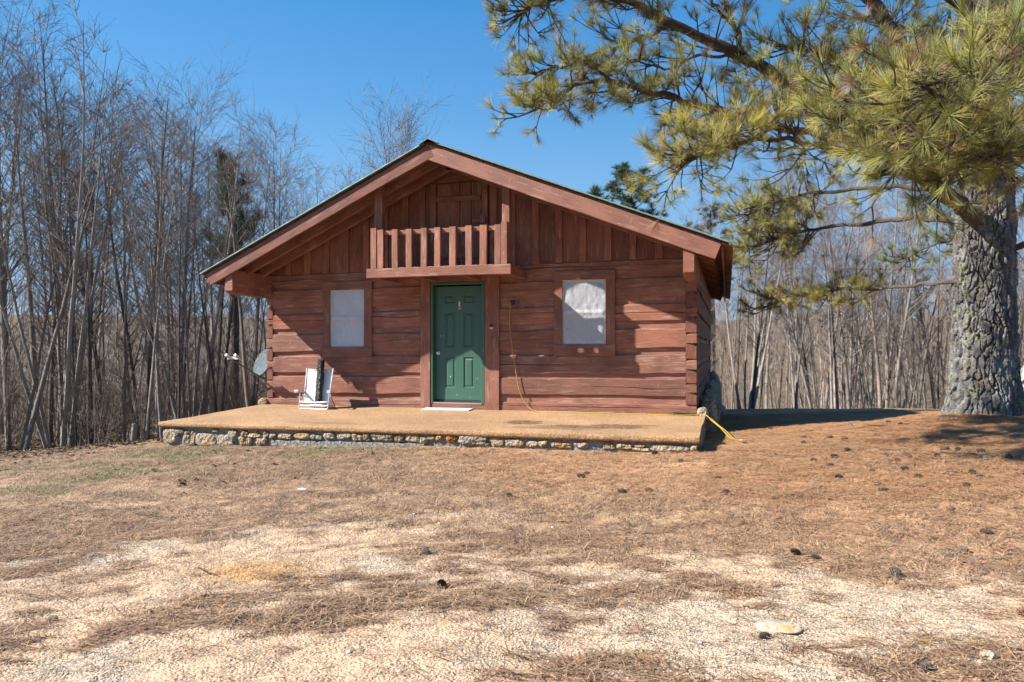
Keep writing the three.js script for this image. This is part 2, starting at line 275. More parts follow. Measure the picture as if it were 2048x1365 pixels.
function coverColor(x, z, far) {
  const c = cover(x, z), f = fbm(x * 9, z * 9, 3, 47), g = fbm(x * 2.2, z * 2.2, 3, 49);
  const mix = (a, b, t) => a.map((q, i) => lerp(q, b[i], t));
  let thatch = mix([0.24, 0.142, 0.088], [0.48, 0.305, 0.19], clamp(f * 1.7 - 0.3)); thatch = mix(thatch, [0.20, 0.118, 0.07], ss(0.5, 0.7, g) * 0.75); thatch = mix(thatch, [0.28, 0.17, 0.108], 0.6 * ss(6.4, 7.4, z)); thatch = mix(thatch, [0.66, 0.46, 0.29], ss(0.5, 0.66, fbm(x * 3.1, z * 4.7, 4, 53)) * 0.7 * ss(4.2, 6.0, z) * ss(7.6, 6.6, z));
  const straw = mix([0.42, 0.225, 0.118], [0.68, 0.43, 0.26], clamp(f * 1.8 - 0.4));
  let sand = mix([0.62, 0.49, 0.375], [0.63, 0.45, 0.31], c.sandy); sand = mix(sand, [0.56, 0.315, 0.12], 1.15 * Math.exp(-(((x - 1.55) / 0.45) ** 2) - (((z - 7.8) / 0.22) ** 2)) * (0.5 + f));
  let k = mix(thatch, straw, c.straw); k = mix(k, [0.19, 0.22, 0.075], c.green * 0.6); k = mix(k, sand, c.gravel);
  const wood = ss(-5.6, -7.4, x + 0.35 * (z - 3)) ; k = mix(k, [0.19, 0.135, 0.09], Math.max(wood, ss(-9.5, -12, z)));
  return k;
}
const fineDirt = tex(1024, 1024, (i, j) => { const a = fbm(i / 1024 * 20, j / 1024 * 20, 5, 81, 20, 20), b = fbm(i / 1024 * 170, j / 1024 * 170, 2, 83, 170, 170); return [gam(clamp(0.62 + 0.55 * (a - 0.5) + 0.75 * (b - 0.5)))]; });
const dirtBump = tex(512, 512, (i, j) => [clamp(0.5 * fbm(i / 512 * 30, j / 512 * 30, 4, 87, 30, 30) + 0.5 * fbm(i / 512 * 120, j / 512 * 120, 2, 89, 120, 120))], false);
M.dirt = new THREE.MeshStandardMaterial({ color: lin(1.02, 0.97, 0.88), map: rep(fineDirt, 0.62, 0.62), bumpMap: rep(dirtBump, 0.8, 0.8), bumpScale: 0.02, roughness: 1, vertexColors: true });
function sheet(xs, zs, hf, cf) {
  const p = [], c = [], t = [], ix = [], n = xs.length;
  for (const z of zs) for (const x of xs) { p.push(x, hf(x, z), z); c.push(...cf(x, z)); t.push(x, z); }
  for (let j = 0; j + 1 < zs.length; j++) for (let i = 0; i + 1 < n; i++) { const a = j * n + i; ix.push(a, a + n, a + 1, a + 1, a + n, a + n + 1); }
  const g = new THREE.BufferGeometry(); g.setAttribute('position', new THREE.Float32BufferAttribute(p, 3)); g.setAttribute('color', new THREE.Float32BufferAttribute(c, 3)); g.setAttribute('uv', new THREE.Float32BufferAttribute(t, 2)); g.setIndex(ix); g.computeVertexNormals(); return g;
}
const steps = (a, b, d) => { const n = Math.round((b - a) / d); return Array.from({ length: n + 1 }, (_, i) => a + (b - a) * i / n); };
const landGrid = (() => { // heights cached on a 20 cm grid for the many small things
  const x0 = -14, z0 = -15, d = 0.2, nx = 150, nz = 150, a = new Float32Array(nx * nz); for (let j = 0; j < nz; j++) for (let i = 0; i < nx; i++) a[j * nx + i] = land(x0 + i * d, z0 + j * d);
  return (x, z) => { const u = (x - x0) / d, v = (z - z0) / d, i = Math.floor(u), j = Math.floor(v); if (i < 0 || j < 0 || i >= nx - 1 || j >= nz - 1) return land(x, z); const f = u - i, g = v - j, o = j * nx + i; return lerp(lerp(a[o], a[o + 1], f), lerp(a[o + nx], a[o + nx + 1], f), g); };
})();
const bumpy = (x, z) => (fbm(x * 1.3, z * 1.3, 3, 201) - 0.5) * 0.045 + (fbm(x * 7, z * 7, 4, 203) - 0.5) * 0.034 + 0.03 * Math.exp(-(((Math.hypot(x - 8, z - 0.18) - 0.6) / 0.4) ** 2));
const ground = (x, z) => landGrid(x, z) + bumpy(x, z);
{
  const yard = solo('yard_ground', sheet(steps(-9.5, 13, 0.05), steps(-5, 13.5, 0.05), ground, coverColor), M.dirt, [0, 0, 0]); tag(yard, 'bare yard of tan gravel, brown thatch and pine straw', 'yard', null, 'structure');
  const far = solo('ground', sheet([...steps(-210, -40, 10), ...steps(-39, 49, 1), ...steps(60, 230, 10)], [...steps(-240, -60, 10), ...steps(-58, 22, 1), ...steps(30, 60, 10)], (x, z) => { const inside = Math.min(ss(-9.5, -8.4, x), ss(13, 12, x), ss(-5, -4, z), ss(13.5, 12.5, z)); return land(x, z) - 0.03 - 0.4 * inside + (fbm(x * 1.3, z * 1.3, 3, 201) - 0.5) * 0.05; }, coverColor), M.dirt, [0, 0, 0]); tag(far, 'leaf-strewn ground falling away into the woods', 'ground', null, 'structure');
}

// ---------------------------------------------------------------- the cabin
const cabin = thing('log_cabin', [0, 0.4, 0], 'red-brown log cabin with a steep gable, little balcony and green door', 'cabin');
const XL = -3.87, XR = 4.06, ZB = -9.8;
const C0 = [[0.345, 0.54, 0.36, 0.57], [0.64, 0.955, 0.71, 0.995], [1.02, 1.315, 1.075, 1.385], [1.405, 1.735, 1.49, 1.805], [1.83, 2.105, 1.935, 2.215], [2.22, 2.56, 2.33, 2.645], [2.665, 2.85, 2.775, 2.945]];
const at = (l, r, x) => lerp(l, r, (x - XL) / (XR - XL));
// a hewn log across the front: wavy arrises, a drying crack, dovetailed ends at the corners
function hewnLog(x0, x1, i, seed) {
  const [bl, tl, br, tr] = C0[i], n = Math.max(4, Math.round((x1 - x0) / 0.11)), rings = [], r = rng(seed), dovL = x0 <= XL + 0.01 && i > 0 && i < 6, dovR = x1 >= XR - 0.01 && i > 0 && i < 6;
  const xs = []; for (let k = 0; k <= n; k++) xs.push(lerp(x0, x1, k / n));
  if (dovL) xs.splice(1, 0, XL + 0.118, XL + 0.135); if (dovR) xs.push(XR - 0.178, XR - 0.16); xs.sort((a, b) => a - b);
  const crack = r() < 0.8, c0 = r(), cy = 0.42 + 0.25 * r();
  for (const x of xs) {
    let b = at(bl, br, x) + 0.012 * n1(x * 1.4, seed) + 0.007 * n1(x * 6, seed + 1), t = at(tl, tr, x) + 0.012 * n1(x * 1.3, seed + 2) + 0.007 * n1(x * 5.5, seed + 3);
    if (dovL && x < XL + 0.126) { b += 0.075 + 0.03 * (x - XL) / 0.12; t -= 0.085; }
    if (dovR && x > XR - 0.17) { b += 0.06; t -= 0.07 + 0.03 * (XR - x) / 0.17; }
    const zf = 0.004 + 0.009 * n1(x * 1.1, seed + 4), c = 0.012, g = crack ? clamp((vn(x * 0.8 + c0 * 30, seed) - 0.3) * 2.2) : 0, gm = lerp(b, t, cy) + 0.02 * n1(x * 2, seed + 5), gw = 0.003 + 0.007 * g, gd = 0.02 * g;
    const zu = zf + 0.005 * n1(x * 1.7, seed + 8);
    rings.push([[b, -0.12], [b, zf - c], [b + c, zf], [gm - gw, zf + 0.004], [gm, zf - gd], [gm + gw, zu], [t - c, zu], [t, zu - c], [t, -0.12]].map(([y, z]) => V(x, y, z)).reverse());
  }
  return loft(rings);
}
let ls = 100;
const WL = [-2.62, -1.69], WR = [1.78, 2.71], DR = [-0.69, 0.75];
for (let i = 0; i < 7; i++) {
  const cuts = i === 6 ? [[XL, XR]] : i >= 3 ? [[XL, WL[0]], [WL[1], DR[0]], [DR[1], WR[0]], [WR[1], XR]] : [[XL, DR[0]], [DR[1], XR]];
  for (const [a, b] of cuts) part(cabin, 'log', hewnLog(a, b, i, ls++), pick(M.logs));
  if (i < 6) { // thin chinking boards between the logs
    const segs = i >= 3 ? [[XL + 0.13, WL[0]], [WL[1], DR[0]], [DR[1], WR[0]], [WR[1], XR - 0.17]] : [[XL + 0.13, DR[0]], [DR[1], XR - 0.17]];
    for (const [a, b] of segs) {
      const yb = (x) => at(C0[i][1], C0[i][3], x) - 0.02, yt = (x) => at(C0[i + 1][0], C0[i + 1][2], x) + 0.02, z = -0.04 + 0.008 * R();
      part(cabin, 'chinking_board', prism([[a, yb(a)], [b, yb(b)], [b, yt(b)], [a, yt(a)]], -0.1, z, false), M.chink);
    }
  }
}
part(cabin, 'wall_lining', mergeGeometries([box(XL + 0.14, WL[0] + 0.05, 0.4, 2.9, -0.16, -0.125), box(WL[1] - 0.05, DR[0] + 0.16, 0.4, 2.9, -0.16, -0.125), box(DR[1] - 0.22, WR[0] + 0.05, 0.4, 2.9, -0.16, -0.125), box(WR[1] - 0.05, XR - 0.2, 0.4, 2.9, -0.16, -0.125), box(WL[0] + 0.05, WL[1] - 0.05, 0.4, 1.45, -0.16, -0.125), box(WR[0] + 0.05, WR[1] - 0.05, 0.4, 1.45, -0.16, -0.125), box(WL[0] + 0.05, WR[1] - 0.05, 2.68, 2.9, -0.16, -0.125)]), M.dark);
// side walls: squared logs whose ends show between the front logs
for (const [sx, o, th] of [[-1, XL, 0.125], [1, XR, 0.17]]) for (let i = 0; i < 6; i++) {
  const l = i === 0 ? 0 : 1, x = o, y0 = (i === 0 ? at(C0[0][1], C0[0][3], x) : at(C0[i][1], C0[i][3], x)) - 0.075 * l, y1 = at(C0[i + 1][0], C0[i + 1][2], x) + (i < 5 ? 0.07 : 0.02), xi = o - sx * th, rings = [], seed = 400 + i * 7 + sx;
  for (const z of [0.008, -0.02, ...steps(-0.35, ZB, -0.55 * 1).map((q) => q)]) {
    const j = z < -0.1 ? 0.02 : 0.004, a = y0 + j * n1(z * 1.5, seed) - (z < -0.1 ? 0.05 : 0), b = y1 + j * n1(z * 1.7, seed + 2) + (z < -0.1 ? 0.05 : 0), out = x + sx * (0.004 + j * n1(z * 0.9, seed + 4));
    rings.push([V(xi, a + 0.012, z), V(out - sx * 0.01, a, z), V(out, a + 0.015, z), V(out, b - 0.055, z), V(out - sx * 0.01, b - 0.045, z), V(xi, b, z)]);
  }
  if (sx > 0) rings.forEach((q) => q.reverse());
  const g = part(cabin, 'side_log', loft(rings), M.logs[2]);
  part(g, 'end_grain', prism([[xi, y0 + 0.014], [o - sx * 0.012, y0 + 0.004], [o - sx * 0.002, y0 + 0.018], [o - sx * 0.002, y1 - 0.06], [xi, y1 - 0.006]], 0.009, 0.014), M.endGrain);
  const c = 'side_chinking_board'; part(cabin, c, box(Math.min(xi, o - sx * 0.045), Math.max(xi, o - sx * 0.045), i ? at(C0[i][0], C0[i][2], x) - 0.05 : 0.34, at(C0[i][1], C0[i][3], x) + 0.05, ZB, -0.03), M.chink);
}
part(cabin, 'back_wall', prism([[XL, 0.3], [XR, 0.3], [XR, 2.95], [-0.04, 4.6], [XL, 2.8]], ZB - 0.1, ZB), M.board[2]);
part(cabin, 'floor', box(XL + 0.1, XR - 0.15, 0.3, 0.44, ZB, -0.17), M.dark);

// ---- roof
const RID = [-0.04, 4.79], EL = [-4.35, 2.80], ER = [4.52, 3.0], ZF = 1.2, ZR = -10.5;
const roofY = (x) => x < RID[0] ? lerp(EL[1], RID[1], (x - EL[0]) / (RID[0] - EL[0])) : lerp(RID[1], ER[1], (x - RID[0]) / (ER[0] - RID[0]));
for (const E of [EL, ER]) {
  const s = Math.sign(E[0]), d = V(E[0] - RID[0], E[1] - RID[1], 0), L = d.length(); d.normalize(); const up = V(-d.y * s, d.x * s, 0), P = (t, z, h) => V(RID[0], RID[1], z).addScaledVector(d, t).addScaledVector(up, h);
  // ribbed metal sheets, each about 0.9 m wide
  for (let z = ZF + 0.05; z > ZR; z -= 0.9) {
    const z1 = Math.max(ZR - 0.05, z - 0.9), prof = []; const w = z - z1;
    for (let k = 0; k <= 4; k++) { const q = k / 4 * w; if (k < 4) prof.push([q, 0.0], [q + 0.02, 0.018], [q + 0.05, 0.018], [q + 0.07, 0]); else prof.push([w, 0]); }
    const ring = (t) => [...prof.map(([q, h]) => P(t, z - q, h)), ...[...prof].reverse().map(([q, h]) => P(t, z - q, h - 0.006))];
    part(cabin, 'roof_sheet', loft(s > 0 ? [ring(-0.01), ring(L + 0.03)] : [ring(L + 0.03), ring(-0.01)]), M.roofMetal);
  }
  part(cabin, 'roof_underlay', lumber(P(0.0, (ZF + ZR) / 2, -0.016), P(L, (ZF + ZR) / 2, -0.016), V(0, 1, 0), ZF - ZR, 0.018), M.roofEdge);
  for (let t = 0.03, k = 0; t < L - 0.05; t += 0.192, k++) part(cabin, 'roof_deck_board', lumber(P(t + 0.09, ZF - 0.012 - 0.02 * R(), -0.039), P(t + 0.09, ZR, -0.039), up, 0.182, 0.022), M.deck[k % 2]);
  const fh = s > 0 ? 0.235 : 0.205, tp = -0.05;
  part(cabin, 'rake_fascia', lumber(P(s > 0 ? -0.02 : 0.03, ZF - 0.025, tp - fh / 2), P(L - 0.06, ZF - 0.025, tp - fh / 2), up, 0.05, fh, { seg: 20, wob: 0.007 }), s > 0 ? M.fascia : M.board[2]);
  for (const z of [0.74, 0.3, -0.12 - 0.08]) part(cabin, 'rafter', lumber(P(0.02, z, tp - 0.1), P(L - 0.12, z, tp - 0.1), up, 0.055, 0.19), M.trim[1]);
  for (let z = -1.4; z > ZR; z -= 1.2) part(cabin, 'rafter', lumber(P(L * 0.72, z, tp - 0.09), P(L - 0.1, z, tp - 0.09), up, 0.05, 0.16), M.deck[0]);
  part(cabin, 'eave_fascia', lumber(P(L - 0.02, ZF - 0.055, -0.11), P(L - 0.02, ZR, -0.11), V(0, 1, 0), 0.03, 0.15), M.deck[0]);
  // eave plate beam running out beyond the wall, nose cut to a curve
  const x0 = s < 0 ? -3.915 : 3.915, x1 = s < 0 ? -3.765 : 4.07, yb = s < 0 ? 2.43 : 2.525, yt = s < 0 ? 2.865 : 2.975, zs = [1.16, 1.15, 1.10, 1.04, 0.6, 0, -2, -5, ZB], cut = [0.12, 0.09, 0.04, 0, 0, 0, 0, 0, 0];
  part(cabin, 'eave_beam', loft(zs.map((z, i) => { const j = 0.006 * n1(z * 3, 900 + s), b = yb + (z < -0.01 ? 0.12 : 0) + cut[i] * 0.55 + j, q = [V(x0, b + 0.01, z), V(x0 + 0.012, b, z), V(x1 - 0.012, b, z), V(x1, b + 0.012, z), V(x1, yt - 0.02, z), V(x1 - 0.01, yt, z), V(x0 + 0.01, yt, z), V(x0, yt - 0.02, z)]; return q; })), M.logs[1]);
}
part(cabin, 'ridge_cap', loft([ZF + 0.06, ZR - 0.06].map((z) => [V(-0.20, 4.725, z), V(-0.04, 4.812, z), V(0.13, 4.735, z), V(0.13, 4.748, z), V(-0.04, 4.826, z), V(-0.20, 4.738, z)])), M.roofMetal);
part(cabin, 'ridge_block', box(-0.11, 0.03, 4.755, 4.795, ZF - 0.1, ZF + 0.05), M.roofEdge);

// ---- gable of vertical boards with battens
const BAT = [[-3.87, -3.80], [-3.466, -3.347], [-3.058, -2.931], [-2.668, -2.543], [-2.253, -2.14], [-1.835, -1.724], [-1.455, -1.346], [-1.051, -0.943], [-0.731, -0.615], [0.588, 0.715], [0.976, 1.047], [1.347, 1.461], [1.756, 1.868], [2.166, 2.275], [2.584, 2.692], [2.995, 3.1], [3.405, 3.524], [3.80, 3.86]];
const gb = (x) => at(2.838, 2.935, x) + 0.006, gt = (x) => roofY(x) - 0.1;
for (let k = 0; k + 1 < BAT.length; k++) { const a = (BAT[k][0] + BAT[k][1]) / 2 + 0.002, b = (BAT[k + 1][0] + BAT[k + 1][1]) / 2 - 0.002; part(cabin, 'gable_board', prism(a < 0 && b > 0 ? [[a, gb(a)], [b, gb(b)], [b, gt(b)], [RID[0], gt(RID[0])], [a, gt(a)]] : [[a, gb(a)], [b, gb(b)], [b, gt(b)], [a, gt(a)]], -0.05, -0.022 + 0.003 * R()), pick(M.board)); }
for (const [a, b] of BAT) { const j = 0.006 * (R() - 0.5); part(cabin, 'batten', prism([[a + j, gb(a) + 0.005], [b + j, gb(b) + 0.005], [b - j, gt(b)], [a - j, gt(a)]], -0.016, 0.012 + 0.006 * R()), pick(M.batten)); }
// ---- loft hatch behind the balcony
{
  const h = new THREE.Group(); h.name = 'loft_hatch'; h.position.set(0, 2.5, 0); cabin.add(h); h.userData.label = 'plank loft hatch behind the balcony railing';
  let x = -0.385; for (const w of [0.235, 0.19, 0.2, 0.185]) { part(h, 'plank', vbox(x + 0.004, x + w - 0.004, 2.93, 4.37, 0.0, 0.026 + 0.004 * R()), pick(M.board)); x += w + 0.006; }
  for (const q of [-0.145, 0.075, 0.29]) part(h, 'cover_strip', vbox(q - 0.018, q + 0.018, 2.93, 4.36, 0.03, 0.042), M.board[1]);
  part(h, 'ledge', box(-0.385, 0.435, 4.052, 4.138, 0.042, 0.068), M.board[1]); part(h, 'ledge', box(-0.27, 0.43, 3.05, 3.145, 0.042, 0.066), M.board[0]);
  part(h, 'jamb', vbox(-0.5, -0.393, 2.92, 4.375, 0.008, 0.06), M.board[1]); part(h, 'jamb', vbox(0.453, 0.562, 2.92, 4.4, 0.008, 0.06), M.board[1]);
  part(h, 'header', prism([[-0.51, 4.38], [0.565, 4.405], [0.565, 4.475], [0.1, 4.62], [-0.2, 4.62], [-0.51, 4.50]], 0.006, 0.066, false), M.board[0]);
  part(h, 'latch_block', box(0.3, 0.54, 3.655, 3.73, 0.07, 0.1), M.trim[1]); part(h, 'latch_block', vbox(0.44, 0.54, 3.64, 3.775, 0.1, 0.125), M.trim[1]);
}
// ---- balcony
{
  const b = new THREE.Group(); b.name = 'balcony'; b.position.set(0, 2.25, 0); cabin.add(b); b.userData.label = 'small balcony with upright slat railing over the door';
  part(b, 'front_beam', lumber(V(-1.25, 2.731, 0.96), V(1.258, 2.734, 0.96), V(0, 1, 0), 0.09, 0.158, { seg: 22, wob: 0.005, c: 0.008 }), M.rail[1]);
  for (const x of [-1.18, -0.4, 0.4, 1.2]) part(b, 'joist', lumber(V(x, 2.73, 0.91), V(x, 2.73, -0.02), V(0, 1, 0), 0.07, 0.145), M.trim[1]);
  for (let k = 0; k < 6; k++) part(b, 'floor_board', lumber(V(-1.22, 2.82, 0.08 + k * 0.145), V(1.235, 2.82, 0.08 + k * 0.145), V(0, 1, 0), 0.14, 0.024), M.board[0]);
  const BAL = [[-1.056, -0.947], [-0.792, -0.684], [-0.54, -0.433], [-0.274, -0.168], [-0.037, 0.068], [0.224, 0.336], [0.498, 0.608], [0.743, 0.861], [0.994, 1.1]];
  for (const [x0, x1] of BAL) part(b, 'baluster', lumber(V((x0 + x1) / 2 + 0.004 * (R() - 0.5), 2.812, 0.975), V((x0 + x1) / 2 + 0.008 * (R() - 0.5), 3.448 + 0.012 * (R() - 0.5), 0.975), V(0, 0, 1), x1 - x0, 0.045, { seg: 5, wob: 0.004 }), pick(M.rail));
  part(b, 'top_rail', lumber(V(-1.07, 3.40, 0.925), V(1.1, 3.398, 0.925), V(0, 1, 0), 0.05, 0.075), M.rail[1]);
  for (const [x0, x1, y] of [[-1.179, -1.07, 3.485], [1.102, 1.202, 3.488]]) part(b, 'corner_post', vbox(x0, x1, 2.812, y, 0.9, 1.0, { seg: 5, wob: 0.004 }), M.rail[0]);
  for (const [x0, x1] of [[-1.169, -1.02], [1.086, 1.21]]) part(b, 'roof_post', vbox(x0, x1, 2.83, gt((x0 + x1) / 2) + 0.02, 0.78, 0.895, { seg: 6, wob: 0.004 }), M.trim[1]);
}
// ---- door
{
  const d = new THREE.Group(); d.name = 'door'; d.position.set(0, 0.5, 0); cabin.add(d); d.userData.label = 'green six-panel front door with a round knob';
  const X0 = -0.462, X1 = 0.426, Y0 = 0.535, Y1 = 2.575, ZD = -0.085, PAN = [[-0.286, -0.093, 2.281, 2.427], [0.071, 0.271, 2.284, 2.425], [-0.276, -0.088, 1.5, 2.122], [0.071, 0.261, 1.51, 2.117], [-0.276, -0.078, 0.779, 1.326], [0.071, 0.272, 0.784, 1.327]];
  const sh = new THREE.Shape([[X0, Y0], [X1, Y0], [X1, Y1], [X0, Y1]].map((p) => new THREE.Vector2(...p)));
  for (const [a, b, c, e] of PAN) sh.holes.push(new THREE.Path([[a, c], [a, e], [b, e], [b, c]].map((p) => new THREE.Vector2(...p))));
  const slab = new THREE.ExtrudeGeometry(sh, { depth: 0.03, bevelEnabled: false }); slab.translate(0, 0, ZD - 0.03);
  part(d, 'door_leaf', mergeGeometries([slab, box(X0 + 0.002, X1 - 0.002, Y0 + 0.002, Y1 - 0.002, ZD - 0.05, ZD - 0.032)].map((g) => { for (const k of Object.keys(g.attributes)) if (!['position', 'normal', 'uv'].includes(k)) g.deleteAttribute(k); return g.index ? g.toNonIndexed() : g; })), M.doorGreen);
  for (const [a, b, c, e] of PAN) { // moulded panel: sloping border and raised field
    const g = new GB(), r = (q, z) => [V(a + q, c + q, z), V(b - q, c + q, z), V(b - q, e - q, z), V(a + q, e - q, z)], rs = [r(0, ZD + 0.001), r(0.016, ZD - 0.015), r(0.03, ZD - 0.015), r(0.052, ZD - 0.003)];
    for (let k = 0; k < 3; k++) for (let m = 0; m < 4; m++) { const A = rs[k], B = rs[k + 1], n = (m + 1) % 4, u = (v) => [v.x, v.y]; g.quad(A[m], A[n], B[n], B[m], u(A[m]), u(A[n]), u(B[n]), u(B[m])); }
    g.quad(...rs[3], ...rs[3].map((v) => [v.x, v.y])); part(d, 'panel', g.geo(), M.doorGreen);
  }
  const fr = (x0, x1, y0, y1) => part(d, 'frame', vbox(x0, x1, y0, y1, -0.14, 0.02, { c: 0.008 }), M.doorFrame);
  fr(-0.512, -0.466, 0.508, 2.6); fr(0.43, 0.502, 0.508, 2.6); part(d, 'frame', box(-0.512, 0.502, 2.601, 2.65, -0.14, 0.021, { c: 0.008 }), M.doorFrame);
  part(d, 'threshold', box(-0.465, 0.43, 0.505, 0.534, -0.12, 0.015), M.metal); part(d, 'sweep', box(X0 + 0.004, X1 - 0.004, 0.5345, 0.575, ZD - 0.001, ZD + 0.006), M.black);
  for (const [x, y, s] of [[-0.17, 0.98, 0.014], [-0.36, 1.7, 0.009], [-0.30, 1.71, 0.007], [0.2, 0.62, 0.008], [-0.05, 0.66, 0.009], [0.33, 0.95, 0.008], [0.22, 2.5, 0.006]]) part(d, 'paint_chip', new THREE.CylinderGeometry(s, s * 1.1, 0.002, 3 + Math.round(s * 400) % 3).rotateX(Math.PI / 2).translate(x, y, x === -0.17 ? ZD : ZD + 0.001), M.white);
  const kn = new THREE.LatheGeometry([[0, 0.062], [0.018, 0.06], [0.028, 0.048], [0.027, 0.034], [0.013, 0.022], [0.012, 0.008], [0.032, 0.006], [0.033, 0]].map((p) => new THREE.Vector2(...p)), 20); kn.rotateX(Math.PI / 2); kn.translate(-0.405, 1.4, ZD + 0.001); part(d, 'knob', kn, M.metal);
  part(d, 'hook', mergeGeometries([new THREE.CapsuleGeometry(0.019, 0.07, 4, 10).translate(0, 2.262, ZD + 0.008), tubeGeo(smoothPath([V(-0.03, 2.195, ZD + 0.008), V(-0.022, 2.18, ZD + 0.01), V(-0.004, 2.176, ZD + 0.02), V(0.02, 2.18, ZD + 0.012), V(0.036, 2.2, ZD + 0.01)], 4), Array(17).fill(0.007), 6)].map((g) => g.toNonIndexed())), M.white, 'small white plastic hook');
}
part(cabin, 'door_trim', vbox(-0.702, -0.515, 0.405, 2.79, -0.05, 0.032), M.trim[1]); part(cabin, 'door_trim', vbox(0.505, 0.766, 0.405, 2.79, -0.05, 0.034), M.trim[1]); part(cabin, 'door_trim', box(-0.514, 0.504, 2.653, 2.775, -0.05, 0.03), M.trim[1]); part(cabin, 'door_sill', box(-0.514, 0.504, 0.4, 0.503, -0.13, 0.012), M.trim[0]);
{ const bell = part(cabin, 'doorbell', new THREE.SphereGeometry(0.03, 14, 10).scale(1.25, 1, 0.7).translate(0.632, 1.865, 0.048), M.black); part(bell, 'mount', new THREE.CylinderGeometry(0.03, 0.036, 0.03, 14).rotateX(Math.PI / 2).translate(0.633, 1.843, 0.045), M.whiteVinyl); }
{ const o = part(cabin, 'outlet', box(0.955, 1.085, 2.235, 2.295, -0.03, 0.004), M.dark); part(o, 'cover_plate', vbox(1.045, 1.09, 2.232, 2.298, 0.004, 0.009), M.trim[1]); part(o, 'plug', box(0.97, 1.04, 2.247, 2.285, 0.005, 0.045), M.black); }
// ---- windows behind wrinkled plastic sheeting
M.plastic = new THREE.MeshPhysicalMaterial({ color: lin(0.82, 0.84, 0.87), roughness: 0.28, transmission: 0.62, thickness: 0, ior: 1.45, bumpMap: rep(rockBump, 1.2, 1.2), bumpScale: 0.01 });
M.glass = new THREE.MeshPhysicalMaterial({ color: lin(0.95, 0.97, 0.97), roughness: 0.03, transmission: 1, thickness: 0, ior: 1.5 });
for (const [x0, x1, y0, y1, T, label] of [[-2.53, -1.82, 1.505, 2.555, [[-2.655, -2.518], [-1.81, -1.657], [2.552, 2.715], [1.325, 1.507]], 'left window under milky plastic sheeting'], [1.872, 2.606, 1.553, 2.62, [[1.733, 1.876], [2.606, 2.76], [2.622, 2.782], [1.358, 1.55]], 'right window under creased plastic sheeting']]) {
  const w = new THREE.Group(); w.name = 'window'; w.position.set((x0 + x1) / 2, y0, 0); w.userData.label = label; cabin.add(w);
  const [tl, tr, tt, tb] = T;
  part(w, 'side_casing', vbox(tl[0], tl[1], tb[1] + 0.001, tt[0] - 0.001, -0.06, 0.034), M.trim[0]); part(w, 'side_casing', vbox(tr[0], tr[1], tb[1] + 0.001, tt[0] - 0.001, -0.06, 0.036), M.trim[0]);
  part(w, 'head_casing', box(tl[0] - 0.006, tr[1] + 0.004, tt[0], tt[1], -0.06, 0.042), M.trim[0]); part(w, 'sill_casing', box(tl[0] - 0.002, tr[1] + 0.006, tb[0], tb[1], -0.06, 0.044), M.trim[0]);
  const my = (y0 + y1) / 2 - 0.02, f = [[x0 - 0.02, x0 + 0.03, y0 - 0.02, y1 + 0.02], [x1 - 0.03, x1 + 0.02, y0 - 0.02, y1 + 0.02]];
  for (const q of f) part(w, 'sash_stile', vbox(...q, -0.09, -0.03), M.whiteVinyl);
  for (const q of [y0, my, y1 - 0.035]) part(w, 'sash_rail', box(x0 + 0.03, x1 - 0.03, q, q + 0.055, -0.088, -0.012), M.whiteVinyl);
  part(w, 'pane', box(x0 + 0.03, x1 - 0.03, y0 + 0.045, my, -0.075, -0.071), M.glass); part(w, 'pane', box(x0 + 0.03, x1 - 0.03, my + 0.045, y1 - 0.035, -0.065, -0.061), M.glass);
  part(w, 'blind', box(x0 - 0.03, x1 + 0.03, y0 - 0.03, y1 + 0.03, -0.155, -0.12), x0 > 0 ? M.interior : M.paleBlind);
  // the sheet itself, stapled round the edge, slack and creased in between
  const nx = 44, ny = 60, g = new THREE.PlaneGeometry(x1 - x0, y1 - y0, nx, ny), p = g.attributes.position, sd = x0 > 0 ? 5 : 9;
  for (let i = 0; i < p.count; i++) {
    const u = p.getX(i) / (x1 - x0) + 0.5, v = p.getY(i) / (y1 - y0) + 0.5, e = Math.min(1, Math.min(u, 1 - u, v, 1 - v) * 12), dg = (u * 0.9 + v * 0.8);
    const cr = Math.abs(fbm(dg * 9 + 3, (u - v) * 2.2, 3, sd) - 0.5) * 2, big = fbm(u * 3, v * 3, 3, sd + 2) - 0.5, fold = x0 > 0 ? 0.005 * Math.exp(-(((u - 0.55) / 0.012) ** 2)) : 0;
    p.setXYZ(i, p.getX(i) + (x0 + x1) / 2, p.getY(i) + (y0 + y1) / 2, 0.002 + e * ((0.012 + 0.02 * (1 - v)) * (0.5 - cr) * (0.3 + 0.9 * vn(u * 4, v * 4, sd)) + 0.03 * big + 0.006 * (fbm(u * 14 + v * 6, v * 22, 3, sd + 5) - 0.5)) + fold + 0.012 * e * Math.exp(-(((v - 0.5) / 0.035) ** 2)));
  }
  g.computeVertexNormals(); part(w, 'plastic_sheet', g, M.plastic);
  for (const q of [[x0 - 0.004, x0 + 0.008, y0, y1], [x1 - 0.008, x1 + 0.004, y0, y1]]) part(w, 'edge_tape', vbox(...q, 0.005, 0.016), M.whiteVinyl);
  for (const q of [y0, y1]) part(w, 'edge_tape', box(x0, x1, q - 0.007, q + 0.006, 0.006, 0.018), M.whiteVinyl);
}
